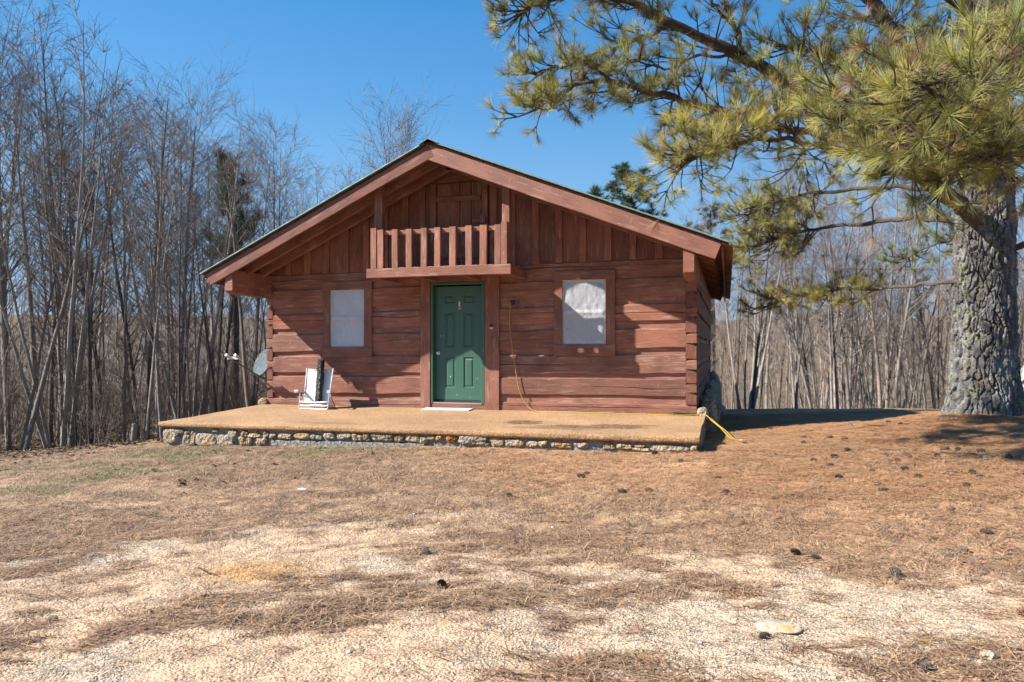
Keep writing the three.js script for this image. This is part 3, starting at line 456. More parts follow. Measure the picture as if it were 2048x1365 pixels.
// ---- fieldstone footing along the right-hand side and at the corners
{ const r = rng(77); let z = -0.15; let k = 0; while (z > ZB) { const L = 0.3 + 0.45 * r(), top = 0.46 + 0.2 * r() + 0.1 * ss(0, -3, z), g0 = ground(4.3, z - L / 2); part(cabin, 'footing_stone', stoneGeo(4.17 + 0.05 * r(), (g0 - 0.1 + top) / 2, z - L / 2, 0.13 + 0.06 * r(), (top - g0 + 0.1) / 2, L / 2, 700 + k++, 3, 0.3, 3), M.stone[2]); z -= L * 0.93; } }
{ const r = rng(78); for (let k = 0; k < 3; k++) { const t = Math.floor(k / 3), z = -2.4 - 0.55 * (k % 3) - 0.15 * r(); part(cabin, 'footing_stone', stoneGeo(4.26 + 0.06 * (r() - 0.5) - 0.03 * t, 0.32 + 0.15 * t, z, 0.16 + 0.04 * r(), 0.09 + 0.03 * r(), 0.27, 760 + k, 3, 0.3, 3), M.stone[2]); } }
part(cabin, 'corner_stone', stoneGeo(4.16, 0.44, 0.02, 0.085, 0.1, 0.09, 791, 3, 0.25), M.stone[1]); part(cabin, 'corner_stone', stoneGeo(-3.95, 0.44, -0.02, 0.1, 0.1, 0.1, 793, 3, 0.25), M.stone[3]);

// ---------------------------------------------------------------- patio
const patioY = (z, x = 0) => 0.42 - (0.06 - 0.006 * x) * z / 2.7;
{
  const pt = thing('patio', [0.15, 0, 1.3], 'low patio of tan pebbled concrete on a fieldstone base before the cabin', 'patio');
  const X0 = -3.93, X1 = 4.2, xs = steps(X0, X1, 0.03), zs = [-0.06, ...steps(0.02, 2.6, 0.03), 2.66, 2.694], p = [], c = [], t = [], ix = [];
  const stain = (x, z) => { let s = 0; const gr = 0.55 + 0.9 * (h2(Math.round(x * 40), Math.round(z * 40), 6) - 0.3); for (const [a, b, rx, rz, k] of [[1.63, 1.62, 0.26, 0.24, 0.8], [2.55, 1.95, 0.5, 0.16, 0.8], [3.05, 1.75, 0.36, 0.22, 0.75], [2.2, 2.2, 0.7, 0.13, 0.5], [3.3, 1.6, 0.3, 0.08, 0.6], [-1.2, 2.3, 0.8, 0.12, 0.3], [0.3, 1.2, 0.5, 0.3, 0.22]]) s = Math.max(s, k * ss(0.38, 0.62, fbm(x * 7, z * 7, 4, 12) * 0.55 + 0.75 * Math.exp(-(((x - a) / rx) ** 2) - (((z - b) / rz) ** 2)) - 0.05)); return clamp(s * gr, 0, 0.8); };
  const edgeX = (x, s) => (s < 0 ? X0 : X1) + 0.02 * n1(x * 2, 3 + s);
  const row = (y0, out, under) => {};
  const prof = [...zs.map((z) => [z, 0]), [2.701, -0.006], [2.705, -0.04], [2.69, -0.066], [2.6, -0.076]];
  for (const [z, dy] of prof) for (const x of xs) {
    const f = dy < 0, drop = f ? dy - 0.015 * clamp(-dy * 20) * (fbm(x * 1.2, 3, 3, 61) + 0.4 * ss(1.2, 2.2, x)) : 0, xe = x === xs[0] ? edgeX(z, -1) : x === xs[xs.length - 1] ? edgeX(z, 1) : x;
    p.push(xe, patioY(z, x) + drop + (fbm(x * 1.5, z * 1.5, 2, 71) - 0.5) * 0.012, z + (f ? 0.01 * n1(x * 3, 5) : 0)); const s = 1 - stain(x, z), k = s * (1.0 + 0.28 * (fbm(x * 0.9, z * 0.9, 4, 73) - 0.5)); c.push(k, k, k); t.push(x, z - dy * 1.3);
  }
  const n = xs.length; for (let j = 0; j + 1 < prof.length; j++) for (let i = 0; i + 1 < n; i++) { const a = j * n + i; ix.push(a, a + n, a + 1, a + 1, a + n, a + n + 1); }
  const g = new THREE.BufferGeometry(); g.setAttribute('position', new THREE.Float32BufferAttribute(p, 3)); g.setAttribute('color', new THREE.Float32BufferAttribute(c, 3)); g.setAttribute('uv', new THREE.Float32BufferAttribute(t, 2)); g.setIndex(ix); g.computeVertexNormals();
  part(pt, 'slab', g, M.slab, 'tan exposed-pebble concrete slab');
  for (const [x, w] of [[X0 + 0.01, 0.03], [X1 - 0.01, 0.03]]) { const gg = lumber(V(x, patioY(2.66, x) - 0.052, 2.66), V(x, patioY(-0.05, x) - 0.052, -0.05), V(0, 1, 0), w, 0.075, { seg: 30, wob: 0.006 }); gg.setAttribute('color', new THREE.Float32BufferAttribute(new Float32Array(gg.attributes.position.count * 3).fill(0.85), 3)); part(pt, 'slab_edge', gg, M.slab); }
  part(pt, 'mortar', mergeGeometries([sheetWall(-3.87, 4.17, 2.628), box(-3.87, -3.75, -0.4, 0.3, -0.1, 2.55), box(4.05, 4.15, -0.1, 0.3, -0.1, 2.55)].map((q) => q.index ? q.toNonIndexed() : q)), M.mortar);
  // cement footing strip showing below the stones in the middle
  part(pt, 'footing', lumber(V(-1.95, 0.085, 2.61), V(0.5, 0.125, 2.61), V(0, 1, 0), 0.1, 0.085, { seg: 30, wob: 0.008 }), M.mortar);
  const ST = [[-3.87,-3.61,0.02,0.24],[-3.7,-3.5,0.16,0.25],[-3.51,-3.35,-0.02,0.16],[-3.36,-3.28,-0.0,0.21],[-3.28,-2.92,0.0,0.19],[-2.91,-2.61,0.01,0.18],[-2.71,-2.53,0.09,0.26],[-3.0,-2.88,0.21,0.26],[-2.46,-2.34,0.16,0.24],[-2.52,-2.36,0.03,0.16],[-2.36,-2.28,0.04,0.15],[-2.34,-2.17,0.22,0.29],[-2.34,-2.12,0.15,0.22],[-2.22,-2.01,0.05,0.15],[-2.08,-1.99,0.16,0.25],[-1.98,-1.86,0.15,0.22],[-1.83,-1.59,0.15,0.23],[-1.58,-1.29,0.15,0.26],[-1.27,-1.1,0.15,0.23],[-1.09,-0.89,0.17,0.27],[-0.86,-0.63,0.18,0.29],[-3.48,-3.37,0.16,0.2],[-0.61,-0.44,0.17,0.28],[-0.44,-0.34,0.17,0.29],[-0.32,0.01,0.18,0.29],[0.05,0.2,0.17,0.28],[0.21,0.43,0.18,0.3],[0.52,0.68,0.22,0.29],[0.68,0.77,0.21,0.29],[0.81,0.97,0.19,0.3],[1.0,1.45,0.18,0.32],[1.46,1.65,0.18,0.3],[1.67,1.93,0.18,0.28],[1.95,2.13,0.18,0.26],[2.13,2.26,0.19,0.27],[0.43,0.55,0.16,0.25],[2.3,2.58,0.18,0.25],[2.6,2.8,0.19,0.26],[2.98,3.14,0.19,0.27],[3.16,3.36,0.19,0.26],[3.4,3.55,0.22,0.26],[3.37,3.58,0.18,0.22],[3.59,4.06,0.18,0.28],[4.09,4.17,0.2,0.28],];
  ST.forEach(([x0, x1, y0, y1], k) => { const o = [28, 29].includes(k); part(pt, 'stone', stoneGeo((x0 + x1) / 2, (y0 + y1) / 2, 2.6 + 0.02 * R(), (x1 - x0) / 2 * 1.02, (y1 - y0) / 2 * 1.05, 0.055 + 0.025 * R(), 300 + k, 3, 0.3, 4), o ? M.orangeStone : pick(M.stone)); });
  const r = rng(9); for (const [x, s] of [[4.13, 1], [-3.86, -1]]) for (let z = 2.45; z > 0.1;) { const L = 0.2 + 0.25 * r(), top = patioY(z, x) - 0.1, bot = ground(x + s * 0.2, z) - 0.05; part(pt, 'side_stone', stoneGeo(x, (top + bot) / 2, z - L / 2, 0.07, Math.max(0.06, (top - bot) / 2), L / 2 * 0.95, 500 + Math.round(z * 40) + s, 3, 0.3, 4), pick(M.stone)); z -= L; }
}
function sheetWall(x0, x1, z) { // rough mortar bed behind the stones
  const b = new GB(), nx = 160, ny = 8, P = (i, j) => { const x = lerp(x0, x1, i / nx), y = lerp(-0.3, 0.265 + 0.006 * x + 0.02, j / ny); return V(x, y, z + 0.025 * (fbm(x * 7, y * 7, 3, 81) - 0.5)); };
  for (let i = 0; i < nx; i++) for (let j = 0; j < ny; j++) { const q = [P(i, j), P(i + 1, j), P(i + 1, j + 1), P(i, j + 1)]; b.quad(...q, ...q.map((v) => [v.x, v.y])); }
  return b.geo();
}
// ---------------------------------------------------------------- things on the patio
{ // pale doormat
  const z0 = 0.06, z1 = 0.34, g = new THREE.BoxGeometry(0.86, 0.012, z1 - z0, 12, 1, 4); g.rotateY(0.06); g.rotateX(0.046);
  solo('doormat', g, M.white, [-0.13, patioY(0.2) + 0.012, 0.2], 'thin pale doormat lying before the green door', 'doormat');
}
{ // low beach chair: bent tube frame, white sling, wooden arms
  const c = thing('beach_chair', [-2.5, patioY(0.45), 0.45], 'low white folding beach chair standing before the left window', 'chair'), y = patioY(0.66, -2.5);
  const T = (name, pts, r = 0.011, mat = M.alu, k = 4) => { const q = smoothPath(pts.map(VA), k); return part(c, name, tubeGeo(q, Array(q.length).fill(r), 8), mat); };
  const xl = -2.755, xr = -2.18;
  T('front_leg_frame', [[xl - 0.005, 0.70, 0.62], [xl, 0.55, 0.64], [xl + 0.004, 0.44, 0.66], [xl + 0.035, y + 0.011, 0.665], [xl + 0.1, y + 0.011, 0.665], [xr - 0.1, y + 0.011, 0.665], [xr - 0.035, y + 0.011, 0.665], [xr - 0.004, 0.44, 0.66], [xr, 0.55, 0.64], [xr + 0.005, 0.70, 0.62]]);
  T('back_leg_frame', [[xl + 0.0, 0.66, 0.54], [xl - 0.02, 0.52, 0.40], [xl - 0.03, 0.44, 0.30], [xl + 0.02, 0.427, 0.28], [-2.5, 0.427, 0.28], [xr - 0.12, 0.427, 0.28], [xr - 0.07, 0.44, 0.30], [xr - 0.05, 0.52, 0.40], [xr - 0.02, 0.66, 0.54]], 0.010, M.alu);
  T('back_upright', [[-2.73, 0.52, 0.53], [-2.755, 0.8, 0.455], [-2.785, 1.12, 0.355]], 0.012, M.whiteVinyl); T('back_upright', [[-2.24, 0.52, 0.53], [-2.243, 0.8, 0.455], [-2.248, 1.12, 0.355]], 0.012, M.whiteVinyl);
  T('back_top_tube', [[-2.785, 1.12, 0.353], [-2.755, 1.103, 0.35], [-2.52, 1.09, 0.35], [-2.28, 1.103, 0.35], [-2.25, 1.12, 0.353]], 0.01, M.whiteVinyl);
  T('seat_rail', [[xl + 0.02, 0.535, 0.645], [-2.47, 0.525, 0.655], [xr - 0.02, 0.54, 0.645]], 0.012, M.alu); T('cross_tube', [[xl + 0.02, 0.468, 0.65], [xr - 0.02, 0.475, 0.65]], 0.010, M.alu, 2); T('cross_tube', [[xl + 0.02, 0.452, 0.32], [xr - 0.1, 0.452, 0.32]], 0.010, M.alu, 2);
  M.woodArm = plain([0.62, 0.56, 0.44], 0.6, 0, 4); M.sling = smooth([0.66, 0.65, 0.62], 0.9, 0.002);
  for (const [x, s] of [[xl - 0.005, -1], [xr + 0.005, 1]]) { part(c, 'armrest', lumber(V(x + s * 0.03, 0.72, 0.68), V(x - s * 0.02, 0.69, 0.42), V(0, 1, 0), 0.05, 0.02, { c: 0.007 }), M.woodArm); part(c, 'armrest_end', box(x + s * 0.032 - 0.035, x + s * 0.032 + 0.035, 0.69, 0.745, 0.681, 0.705, { c: 0.01 }), M.whiteVinyl); }
  const sling = (rows, nx, name) => { const b = new GB(); const P = (i, j) => { const [x0, x1, yy, zz, dip] = rows[j], u = i / nx; return V(lerp(x0, x1, u), yy - 0.02 * Math.sin(u * Math.PI) * dip, zz - 0.03 * Math.sin(u * Math.PI) + 0.014 * (fbm(u * 4 + 3, j * 0.5, 3, 7) - 0.5)); }; for (let j = 0; j + 1 < rows.length; j++) for (let i = 0; i < nx; i++) { const q = [P(i, j), P(i + 1, j), P(i + 1, j + 1), P(i, j + 1)]; b.quad(...q, ...q.map((v) => [v.x, v.y])); } const g = b.geo(); return part(c, name, g, M.sling); };
  const L = 10, back = []; for (let k = 0; k <= L; k++) { const t = k / L; back.push([lerp(-2.73, -2.783, t), lerp(-2.242, -2.25, t), lerp(0.53, 1.105, t), lerp(0.53, 0.36, t) + 0.006, k === L ? 0.8 : 0.2]); } sling(back, 14, 'back_sling');
  const seat = []; for (let k = 0; k <= 5; k++) { const t = k / 5; seat.push([-2.73, -2.21, lerp(0.537, 0.5, t), lerp(0.655, 0.5, t), 1.5]); } sling(seat, 12, 'seat_sling');
}
{ // black tubular carry bag leaning in the chair
  const ax = [V(-2.415, 0.52, 0.585), V(-2.425, 0.7, 0.545), V(-2.445, 0.95, 0.475), V(-2.465, 1.15, 0.425), V(-2.47, 1.25, 0.405)], pts = smoothPath(ax, 7), g = tubeGeo(pts, pts.map((_, i) => 0.064 + 0.008 * n1(i * 0.5, 4)), 18, { bump: 0.2, seed: 5, cap: true });
  const b = thing('carry_bag', [-2.415, 0.52, 0.585], 'black crumpled tubular bag propped upright in the white beach chair', 'bag');
  M.bag = new THREE.MeshStandardMaterial({ color: lin(0.016, 0.017, 0.022), roughness: 0.4, bumpMap: rep(rockBump, 6, 6), bumpScale: 0.03 });
  part(b, 'bag_body', g, M.bag);
  const top = []; for (let k = 0; k < 9; k++) { const a = k / 9 * Math.PI * 2; top.push(tubeGeo([V(-2.47 + 0.045 * Math.cos(a), 1.235, 0.405 + 0.045 * Math.sin(a)), V(-2.47 + 0.05 * Math.cos(a + 0.3), 1.265 + 0.03 * h2(k, 3), 0.405 + 0.05 * Math.sin(a + 0.3))], [0.02, 0.008], 5)); } part(b, 'gathered_top', mergeGeometries(top), M.bag);
  const pr = (cy, w, h, seed) => { const q = []; for (let k = 0; k < 14; k++) { const u = h2(k, seed) - 0.5, v = h2(k, seed + 1) - 0.5, yy = cy + v * h, t = (yy - 0.52) / 0.73, cx = lerp(-2.415, -2.47, t), cz = lerp(0.585, 0.405, t), a = u * w / 0.062 + 0.25; q.push(stoneGeo(cx + 0.067 * Math.sin(a), yy, cz + 0.067 * Math.cos(a), 0.005 + 0.009 * h2(k, 7), 0.003 + 0.005 * h2(k, 8), 0.004, k + seed, 0, 0.2, 2)); } return mergeGeometries(q); };
  part(b, 'printed_mark', pr(1.05, 0.05, 0.07, 3), M.dishGrey); part(b, 'printed_mark', pr(0.64, 0.07, 0.16, 8), M.dishGrey);
}
{ // satellite dish on a pole beside the left wall
  const o = [-4.36, 0, -0.75], d = thing('satellite_dish', [-4.3, -0.35, -0.9], 'grey oval satellite dish peeking out left of the cabin corner', 'satellite dish');
  const dir = V(-0.34, 0.44, 0.83).normalize(), q = new THREE.Quaternion().setFromUnitVectors(V(0, 1, 0), dir), ctr = V(-4.30, 1.19, -0.5);
  const pr = []; for (let k = 0; k <= 10; k++) { const r = 0.28 * k / 10; pr.push(new THREE.Vector2(Math.max(r, 0.0001), 0.42 * r * r)); } for (let k = 10; k >= 0; k--) { const r = 0.285 * k / 10; pr.push(new THREE.Vector2(Math.max(r, 0.0001), 0.42 * r * r - 0.014)); }
  const g = new THREE.LatheGeometry(pr, 40); g.scale(0.94, 1, 1.05); g.applyQuaternion(q); g.translate(ctr.x, ctr.y, ctr.z); part(d, 'reflector', g, M.dishGrey);
  const foot = ctr.clone().add(V(0.0, -0.3, 0.02)), head = V(-4.32, 1.335, 0.45);
  const arm = smoothPath([V(-4.30, 0.90, -0.62), foot, foot.clone().lerp(head, 0.5).add(V(0, -0.04, 0)), head.clone().add(V(0.02, -0.1, -0.06))], 5); part(d, 'feed_arm', tubeGeo(arm, Array(arm.length).fill(0.014), 8), M.dishGrey);
  part(d, 'feed_head', mergeGeometries([new THREE.CylinderGeometry(0.025, 0.035, 0.11, 12).rotateX(1.1).translate(head.x - 0.09, head.y, head.z), new THREE.CylinderGeometry(0.025, 0.035, 0.11, 12).rotateX(1.1).translate(head.x + 0.09, head.y, head.z - 0.02), new THREE.BoxGeometry(0.24, 0.05, 0.06).translate(head.x, head.y - 0.035, head.z - 0.05)].map((x) => x.toNonIndexed())), M.whiteVinyl);
  part(d, 'mast', tubeGeo([V(-4.3, -0.6, -0.9), V(-4.3, 1.0, -0.9), V(-4.3, 1.15, -0.8), V(-4.33, 1.17, -0.66)], [0.03, 0.03, 0.03, 0.03], 10), M.dishGrey);
  part(d, 'bracket', tubeGeo([V(-4.2, 0.82, -0.75), V(-4.14, 0.9, -0.45), V(-4.25, 0.98, -0.6)], [0.018, 0.018, 0.018], 8), M.black);
}
{ // yellow extension cord: outlet, down the wall, along the patio and off its right edge
  const y = (x, z) => patioY(z) + 0.008, P = smoothPath([V(0.985, 2.262, 0.035), V(0.975, 2.24, 0.055), V(0.96, 2.06, 0.052), V(0.965, 1.8, 0.05), V(1.01, 1.46, 0.05), V(1.06, 1.16, 0.05), V(1.13, 0.78, 0.055), V(1.25, 0.54, 0.06), V(1.42, y(0, 0.07), 0.075), V(1.75, y(0, 0.08), 0.085), V(2.45, y(0, 0.13), 0.13), V(3.2, y(0, 0.15), 0.15), V(3.8, y(0, 0.17), 0.17), V(4.17, 0.436, 0.1), V(4.3, 0.362, 0.3), V(4.43, 0.285, 0.56), V(4.57, ground(4.57, 0.82) + 0.04, 0.82), V(4.7, ground(4.7, 1.06) + 0.012, 1.06)], 8);
  const c = thing('extension_cord', [4.7, ground(4.7, 1.06), 1.06], 'yellow extension cord hanging from the wall outlet and trailing off the patio', 'cord'); part(c, 'cable', tubeGeo(P, Array(P.length).fill(0.0072), 7), M.yellow); part(c, 'socket', tubeGeo([V(4.69, ground(4.69, 1.05) + 0.018, 1.05), V(4.74, ground(4.74, 1.12) + 0.018, 1.12)], [0.018, 0.016], 8), M.yellow);
  const Q = smoothPath([[4.25, 0.16, 0.39], [4.35, 0.36, 0.32], [4.47, 0.58, 0.25], [4.6, 0.84, ground(4.6, 0.84) + 0.014]].map(([x, z, h]) => V(x + 0.03, h, z)), 6); part(c, 'cable_loop', tubeGeo(Q, Array(Q.length).fill(0.0062), 7), M.yellow);
  const B = smoothPath([[4.74, 1.12], [5.21, 1.46], [5.55, 1.86], [5.95, 2.39], [6.42, 2.77], [6.86, 3.01], [7.47, 3.27], [8.4, 3.6], [9.6, 3.9]].map(([x, z]) => V(x, ground(x, z) + 0.014, z)), 10); B.forEach((p) => { p.y = ground(p.x, p.z) + 0.014; });
  solo('ground_cable', tubeGeo(B, Array(B.length).fill(0.008), 6), M.black, [0, 0, 0], 'thin black cable running across the pine straw towards the big pine', 'cable');
  const K = smoothPath([V(3.95, patioY(0.1) + 0.016, 0.02), V(3.72, patioY(0.1) + 0.02, 0.04), V(3.66, patioY(0.1) + 0.02, 0.1), V(3.75, patioY(0.1) + 0.02, 0.14), V(4.05, patioY(0.1) + 0.02, 0.1)], 6); solo('hose_piece', tubeGeo(K, Array(K.length).fill(0.018), 8), M.black, [0, 0, 0], 'short bent black hose lying at the patio corner beside the footing stones', 'hose');
}

// ---------------------------------------------------------------- the big pine on the right
const barkB = tex(512, 512, (i, j) => [clamp(0.6 * fbm(i / 512 * 8, j / 512 * 24, 4, 301, 8, 24) + 0.4 * fbm(i / 512 * 40, j / 512 * 70, 2, 303, 40, 70))], false);
const barkC = tex(512, 512, (i, j) => { const a = fbm(i / 512 * 10, j / 512 * 26, 4, 311, 10, 26), b = fbm(i / 512 * 60, j / 512 * 90, 2, 313, 60, 90); return [gam(clamp(0.62 + 0.7 * (a - 0.5) + 0.5 * (b - 0.5)))]; });
const bark = (c, bs = 0.02) => new THREE.MeshStandardMaterial({ color: lin(...c.map((x) => x * 1.6)), map: rep(barkC, 1.5, 3), bumpMap: rep(barkB, 1.5, 3), bumpScale: bs, roughness: 0.95 });
M.pineTrunk = new THREE.MeshStandardMaterial({ color: lin(0.92, 0.91, 0.90), vertexColors: true, map: rep(barkC, 3, 3), bumpMap: rep(barkB, 4, 4), bumpScale: 0.012, roughness: 0.95 });
M.pineLimb = bark([0.115, 0.084, 0.066], 0.05); M.pineTwig = bark([0.095, 0.07, 0.055]);
const LIMBS = {
 trunk: [[8.0, 0.4, 0.18], [8.01, 1.46, 0.18], [8.01, 2.17, 0.18], [8.02, 3.59, 0.18], [8.05, 4.99, 0.22], [8.08, 6.36, 0.32], [8.04, 8.32, 0.54]] ,
 leader: [[7.81, 4.0, 0.6], [7.64, 4.79, 0.97], [7.54, 5.37, 1.2], [7.4, 6.19, 1.56], [7.28, 7.33, 1.8]] ,
 limb2: [[7.81, 4.21, 0.6], [7.12, 4.95, 1.23], [6.64, 5.35, 1.68], [6.24, 5.78, 2.11], [5.82, 6.24, 2.55]] ,
 limb1: [[7.81, 3.33, 0.5], [7.4, 3.46, 1.04], [6.52, 3.97, 1.82], [5.96, 4.27, 2.3], [5.04, 4.74, 2.88], [4.39, 4.98, 3.28], [3.68, 5.31, 3.6], [3.24, 5.49, 3.83], [2.75, 5.63, 4.08]] ,
 l1a: [[4.7, 4.88, 3.09], [4.64, 5.15, 3.21], [4.39, 5.39, 3.39], [4.34, 5.57, 3.51]] ,
 l1b: [[3.92, 5.18, 3.48], [3.5, 4.94, 3.75], [3.2, 4.79, 3.95], [2.75, 4.57, 4.18], [2.51, 4.49, 4.26]] ,
 l1c: [[4.64, 4.89, 3.1], [4.18, 4.73, 3.66], [3.93, 4.52, 3.94], [3.62, 4.52, 4.24], [3.34, 4.48, 4.32]] ,
 limb3: [[7.22, 3.85, 1.41], [6.2, 3.89, 2.54], [5.31, 3.93, 3.22], [4.53, 4.06, 3.66], [4.14, 4.15, 3.88], [3.68, 4.25, 4.12], [3.17, 4.33, 4.27], [2.76, 4.2, 4.39], [2.58, 4.06, 4.44]] ,
 bare: [[4.61, 4.04, 3.64], [4.15, 3.89, 3.98], [3.92, 3.84, 4.15]] ,
 limb4: [[7.71, 3.3, 0.22], [7.12, 3.44, -0.23], [6.45, 3.48, -0.87], [5.78, 3.46, -1.09], [5.36, 3.38, -1.28], [4.82, 3.21, -1.43]] ,
 limb5: [[7.74, 3.71, 0.21], [6.85, 3.91, -0.15], [5.93, 3.94, -0.4], [5.36, 3.92, -0.76], [4.81, 3.71, -0.8]] ,
 limb6: [[7.71, 2.43, 0.32], [7.24, 2.43, -0.27], [6.62, 2.45, -1.13], [5.9, 2.45, -1.54], [5.09, 2.21, -1.72]] ,
 n1: [[7.98, 4.25, 0.66], [6.97, 3.79, 3.46], [6.21, 3.43, 5.25], [5.68, 3.28, 6.03], [5.3, 3.17, 6.35]] ,
 n2: [[7.98, 3.77, 0.66], [7.01, 3.39, 3.97], [6.42, 3.13, 5.6], [5.89, 2.9, 6.38], [5.59, 2.72, 6.68]] ,
 n3: [[8.14, 4.52, 0.61], [7.59, 4.11, 3.8], [6.72, 3.59, 5.62], [6.06, 3.22, 6.75], [5.67, 3.02, 7.18]] ,
 n4: [[8.07, 3.91, 0.63], [7.45, 3.35, 3.84], [6.72, 2.98, 5.51], [6.32, 2.84, 6.05], [5.99, 2.73, 6.36]] ,
 limb8: [[7.09, 3.72, 1.44], [5.82, 3.66, 3.28], [5.03, 3.58, 4.24], [4.51, 3.47, 4.71], [4.15, 3.32, 5.02]] ,
 limb9: [[7.59, 4.35, 0.88], [6.45, 4.61, 2.05], [5.79, 4.85, 2.77], [5.1, 4.9, 3.28]] ,
 limb10: [[7.85, 5.85, 0.59], [6.57, 6.15, 2.01], [4.78, 5.95, 2.96], [3.4, 5.73, 3.58], [2.52, 5.5, 3.84], [2.18, 5.27, 3.93]] ,
 back1: [[8.22, 5.06, -0.04], [7.64, 5.98, -1.43], [6.62, 6.62, -2.17]] ,
 back2: [[8.22, 5.92, -0.04], [7.49, 6.72, -1.38], [6.11, 7.51, -2.02]] ,
 limb11: [[7.91, 3.13, -0.05], [7.94, 3.26, -2.04], [7.48, 3.06, -2.42]] ,
 r1: [[8.32, 2.86, 0.25], [8.68, 3.01, 0.56], [9.05, 3.09, 0.76]] ,
 up1: [[8.01, 5.58, 0.55], [8.11, 5.78, 1.56], [8.18, 5.64, 2.58]] ,
 up2: [[8.01, 7.29, 0.55], [7.02, 7.38, 1.26], [5.72, 7.39, 1.95]] ,
};
const pine = thing('pine_tree', [8.0, 0.5, 0.18], 'huge old pine with thick grey plated trunk and spreading yellow-green limbs', 'tree');
{ // trunk: deep fissured bark plates modelled in the surface, lichen as colour
  const rad = [[0.2, 0.66], [0.45, 0.60], [0.62, 0.545], [0.85, 0.505], [1.2, 0.485], [1.8, 0.463], [2.5, 0.448], [3.4, 0.43], [4.2, 0.36], [5, 0.3], [6.4, 0.25], [8.3, 0.17], [10.5, 0.07]], axis = [...LIMBS.trunk, [8.0, 10.5, 0.6]];
  const radius = (y) => lerp(0.93, 0.86, ss(0.5, 1.4, y)) * rad0(y), rad0 = (y) => { for (let i = 1; i < rad.length; i++) if (y < rad[i][0]) return lerp(rad[i - 1][1], rad[i][1], (y - rad[i - 1][0]) / (rad[i][0] - rad[i - 1][0])); return 0.07; };
  const centre = (y) => { for (let i = 1; i < axis.length; i++) if (y < axis[i][1]) { const t = clamp((y - axis[i - 1][1]) / (axis[i][1] - axis[i - 1][1])); return [lerp(axis[i - 1][0], axis[i][0], t), lerp(axis[i - 1][2], axis[i][2], t)]; } return [8, 0.6]; };
  const nu = 330, ys = [...steps(0.2, 4.2, 0.0085), ...steps(4.25, 10.5, 0.06)], p = [], c = [], t = [], ix = [], NX = 24;
  const plate = (a, y) => { // elongated cells round the trunk
    const u0 = a / (2 * Math.PI) * NX + (fbm(Math.cos(a) * 4 + 9, y * 5 + Math.sin(a) * 4, 4, 331) - 0.5) * 1.25, v0 = y / 0.15 + (fbm(Math.cos(a) * 5 + 9, y * 4 + Math.sin(a) * 5, 4, 333) - 0.5) * 1.2, iu = Math.floor(u0), iv = Math.floor(v0); let f1 = 9, f2 = 9, id = 0;
    for (let du = -1; du <= 1; du++) for (let dv = -1; dv <= 1; dv++) { const X = ((iu + du) % NX + NX) % NX, Y = iv + dv, d = Math.hypot(iu + du + 0.15 + 0.7 * h2(X, Y, 5) - u0, (iv + dv + h2(X, Y, 6) - v0) * 0.34); if (d < f1) { f2 = f1; f1 = d; id = h2(X, Y, 7); } else if (d < f2) f2 = d; }
    return [f2 - f1, id];
  };
  for (const y of ys) { const [cx, cz] = centre(y), r0 = radius(y); for (let k = 0; k <= nu; k++) {
    const a = (k % nu) / nu * Math.PI * 2, [e, id] = plate(a, y), crack = ss(0.04 + 0.17 * fbm(a * 3, y * 4, 3, 345), 0.015, e), lob = 0.03 * Math.sin(a * 3 + 1) + 0.10 * ss(1.15, 0.4, y) * Math.sin(a * 5 + 0.5) + 0.05 * ss(0.9, 0.4, y) * Math.sin(a * 11);
    const fine = fbm(a * 9, y * 14, 3, 337), w = Math.sin(a), q = Math.cos(a);
    const r = r0 * (1 + lob) - 0.05 * crack * (0.3 + 1.1 * fbm(a * 4, y * 3, 2, 339)) + 0.026 * (id - 0.5) + 0.014 * (fine - 0.5) + 0.022 * (fbm(a * 34, y * 26, 3, 349) - 0.5) + 0.006 * (h2(k, Math.round(y * 200), 9) - 0.5);
    p.push(cx + q * r, y, cz + w * r); t.push(a * 0.5, y);
    const li = ss(0.54, 0.68, fbm(a * 3 + 5, y * 2.2, 5, 341)), gr = ss(0.64, 0.74, fbm(a * 5 + 25, y * 4.5, 4, 343)), pl = ss(0.5, 0.66, fbm(a * 12, y * 12, 3, 347)), K = 0.82 + 0.36 * id;
    let col = [0.155 * K, 0.150 * K, 0.152 * K]; const m = (b, f) => { col = col.map((x, i) => lerp(x, b[i], f)); }; m([0.30, 0.30, 0.29], pl * 0.75); m([0.40, 0.41, 0.38], li * (0.35 + 0.5 * fine)); m([0.27, 0.30, 0.17], gr * 0.8); m([0.17, 0.125, 0.10], ss(0.6, 0.72, fbm(a * 4 + 60, y * 5, 4, 351)) * 0.6);
    c.push(...col);
  } }
  const n = nu + 1; for (let j = 0; j + 1 < ys.length; j++) for (let i = 0; i < nu; i++) { const a = j * n + i; ix.push(a, a + n, a + 1, a + 1, a + n, a + n + 1); }
  const g = new THREE.BufferGeometry(); g.setAttribute('position', new THREE.Float32BufferAttribute(p, 3)); g.setAttribute('color', new THREE.Float32BufferAttribute(c, 3)); g.setAttribute('uv', new THREE.Float32BufferAttribute(t, 2)); g.setIndex(ix); g.computeVertexNormals();
  part(pine, 'trunk', g, M.pineTrunk, 'thick grey trunk with plated, lichen-spotted bark');
}
const tufts = []; // [position, direction, scale, tint]
const coneSpots = [];
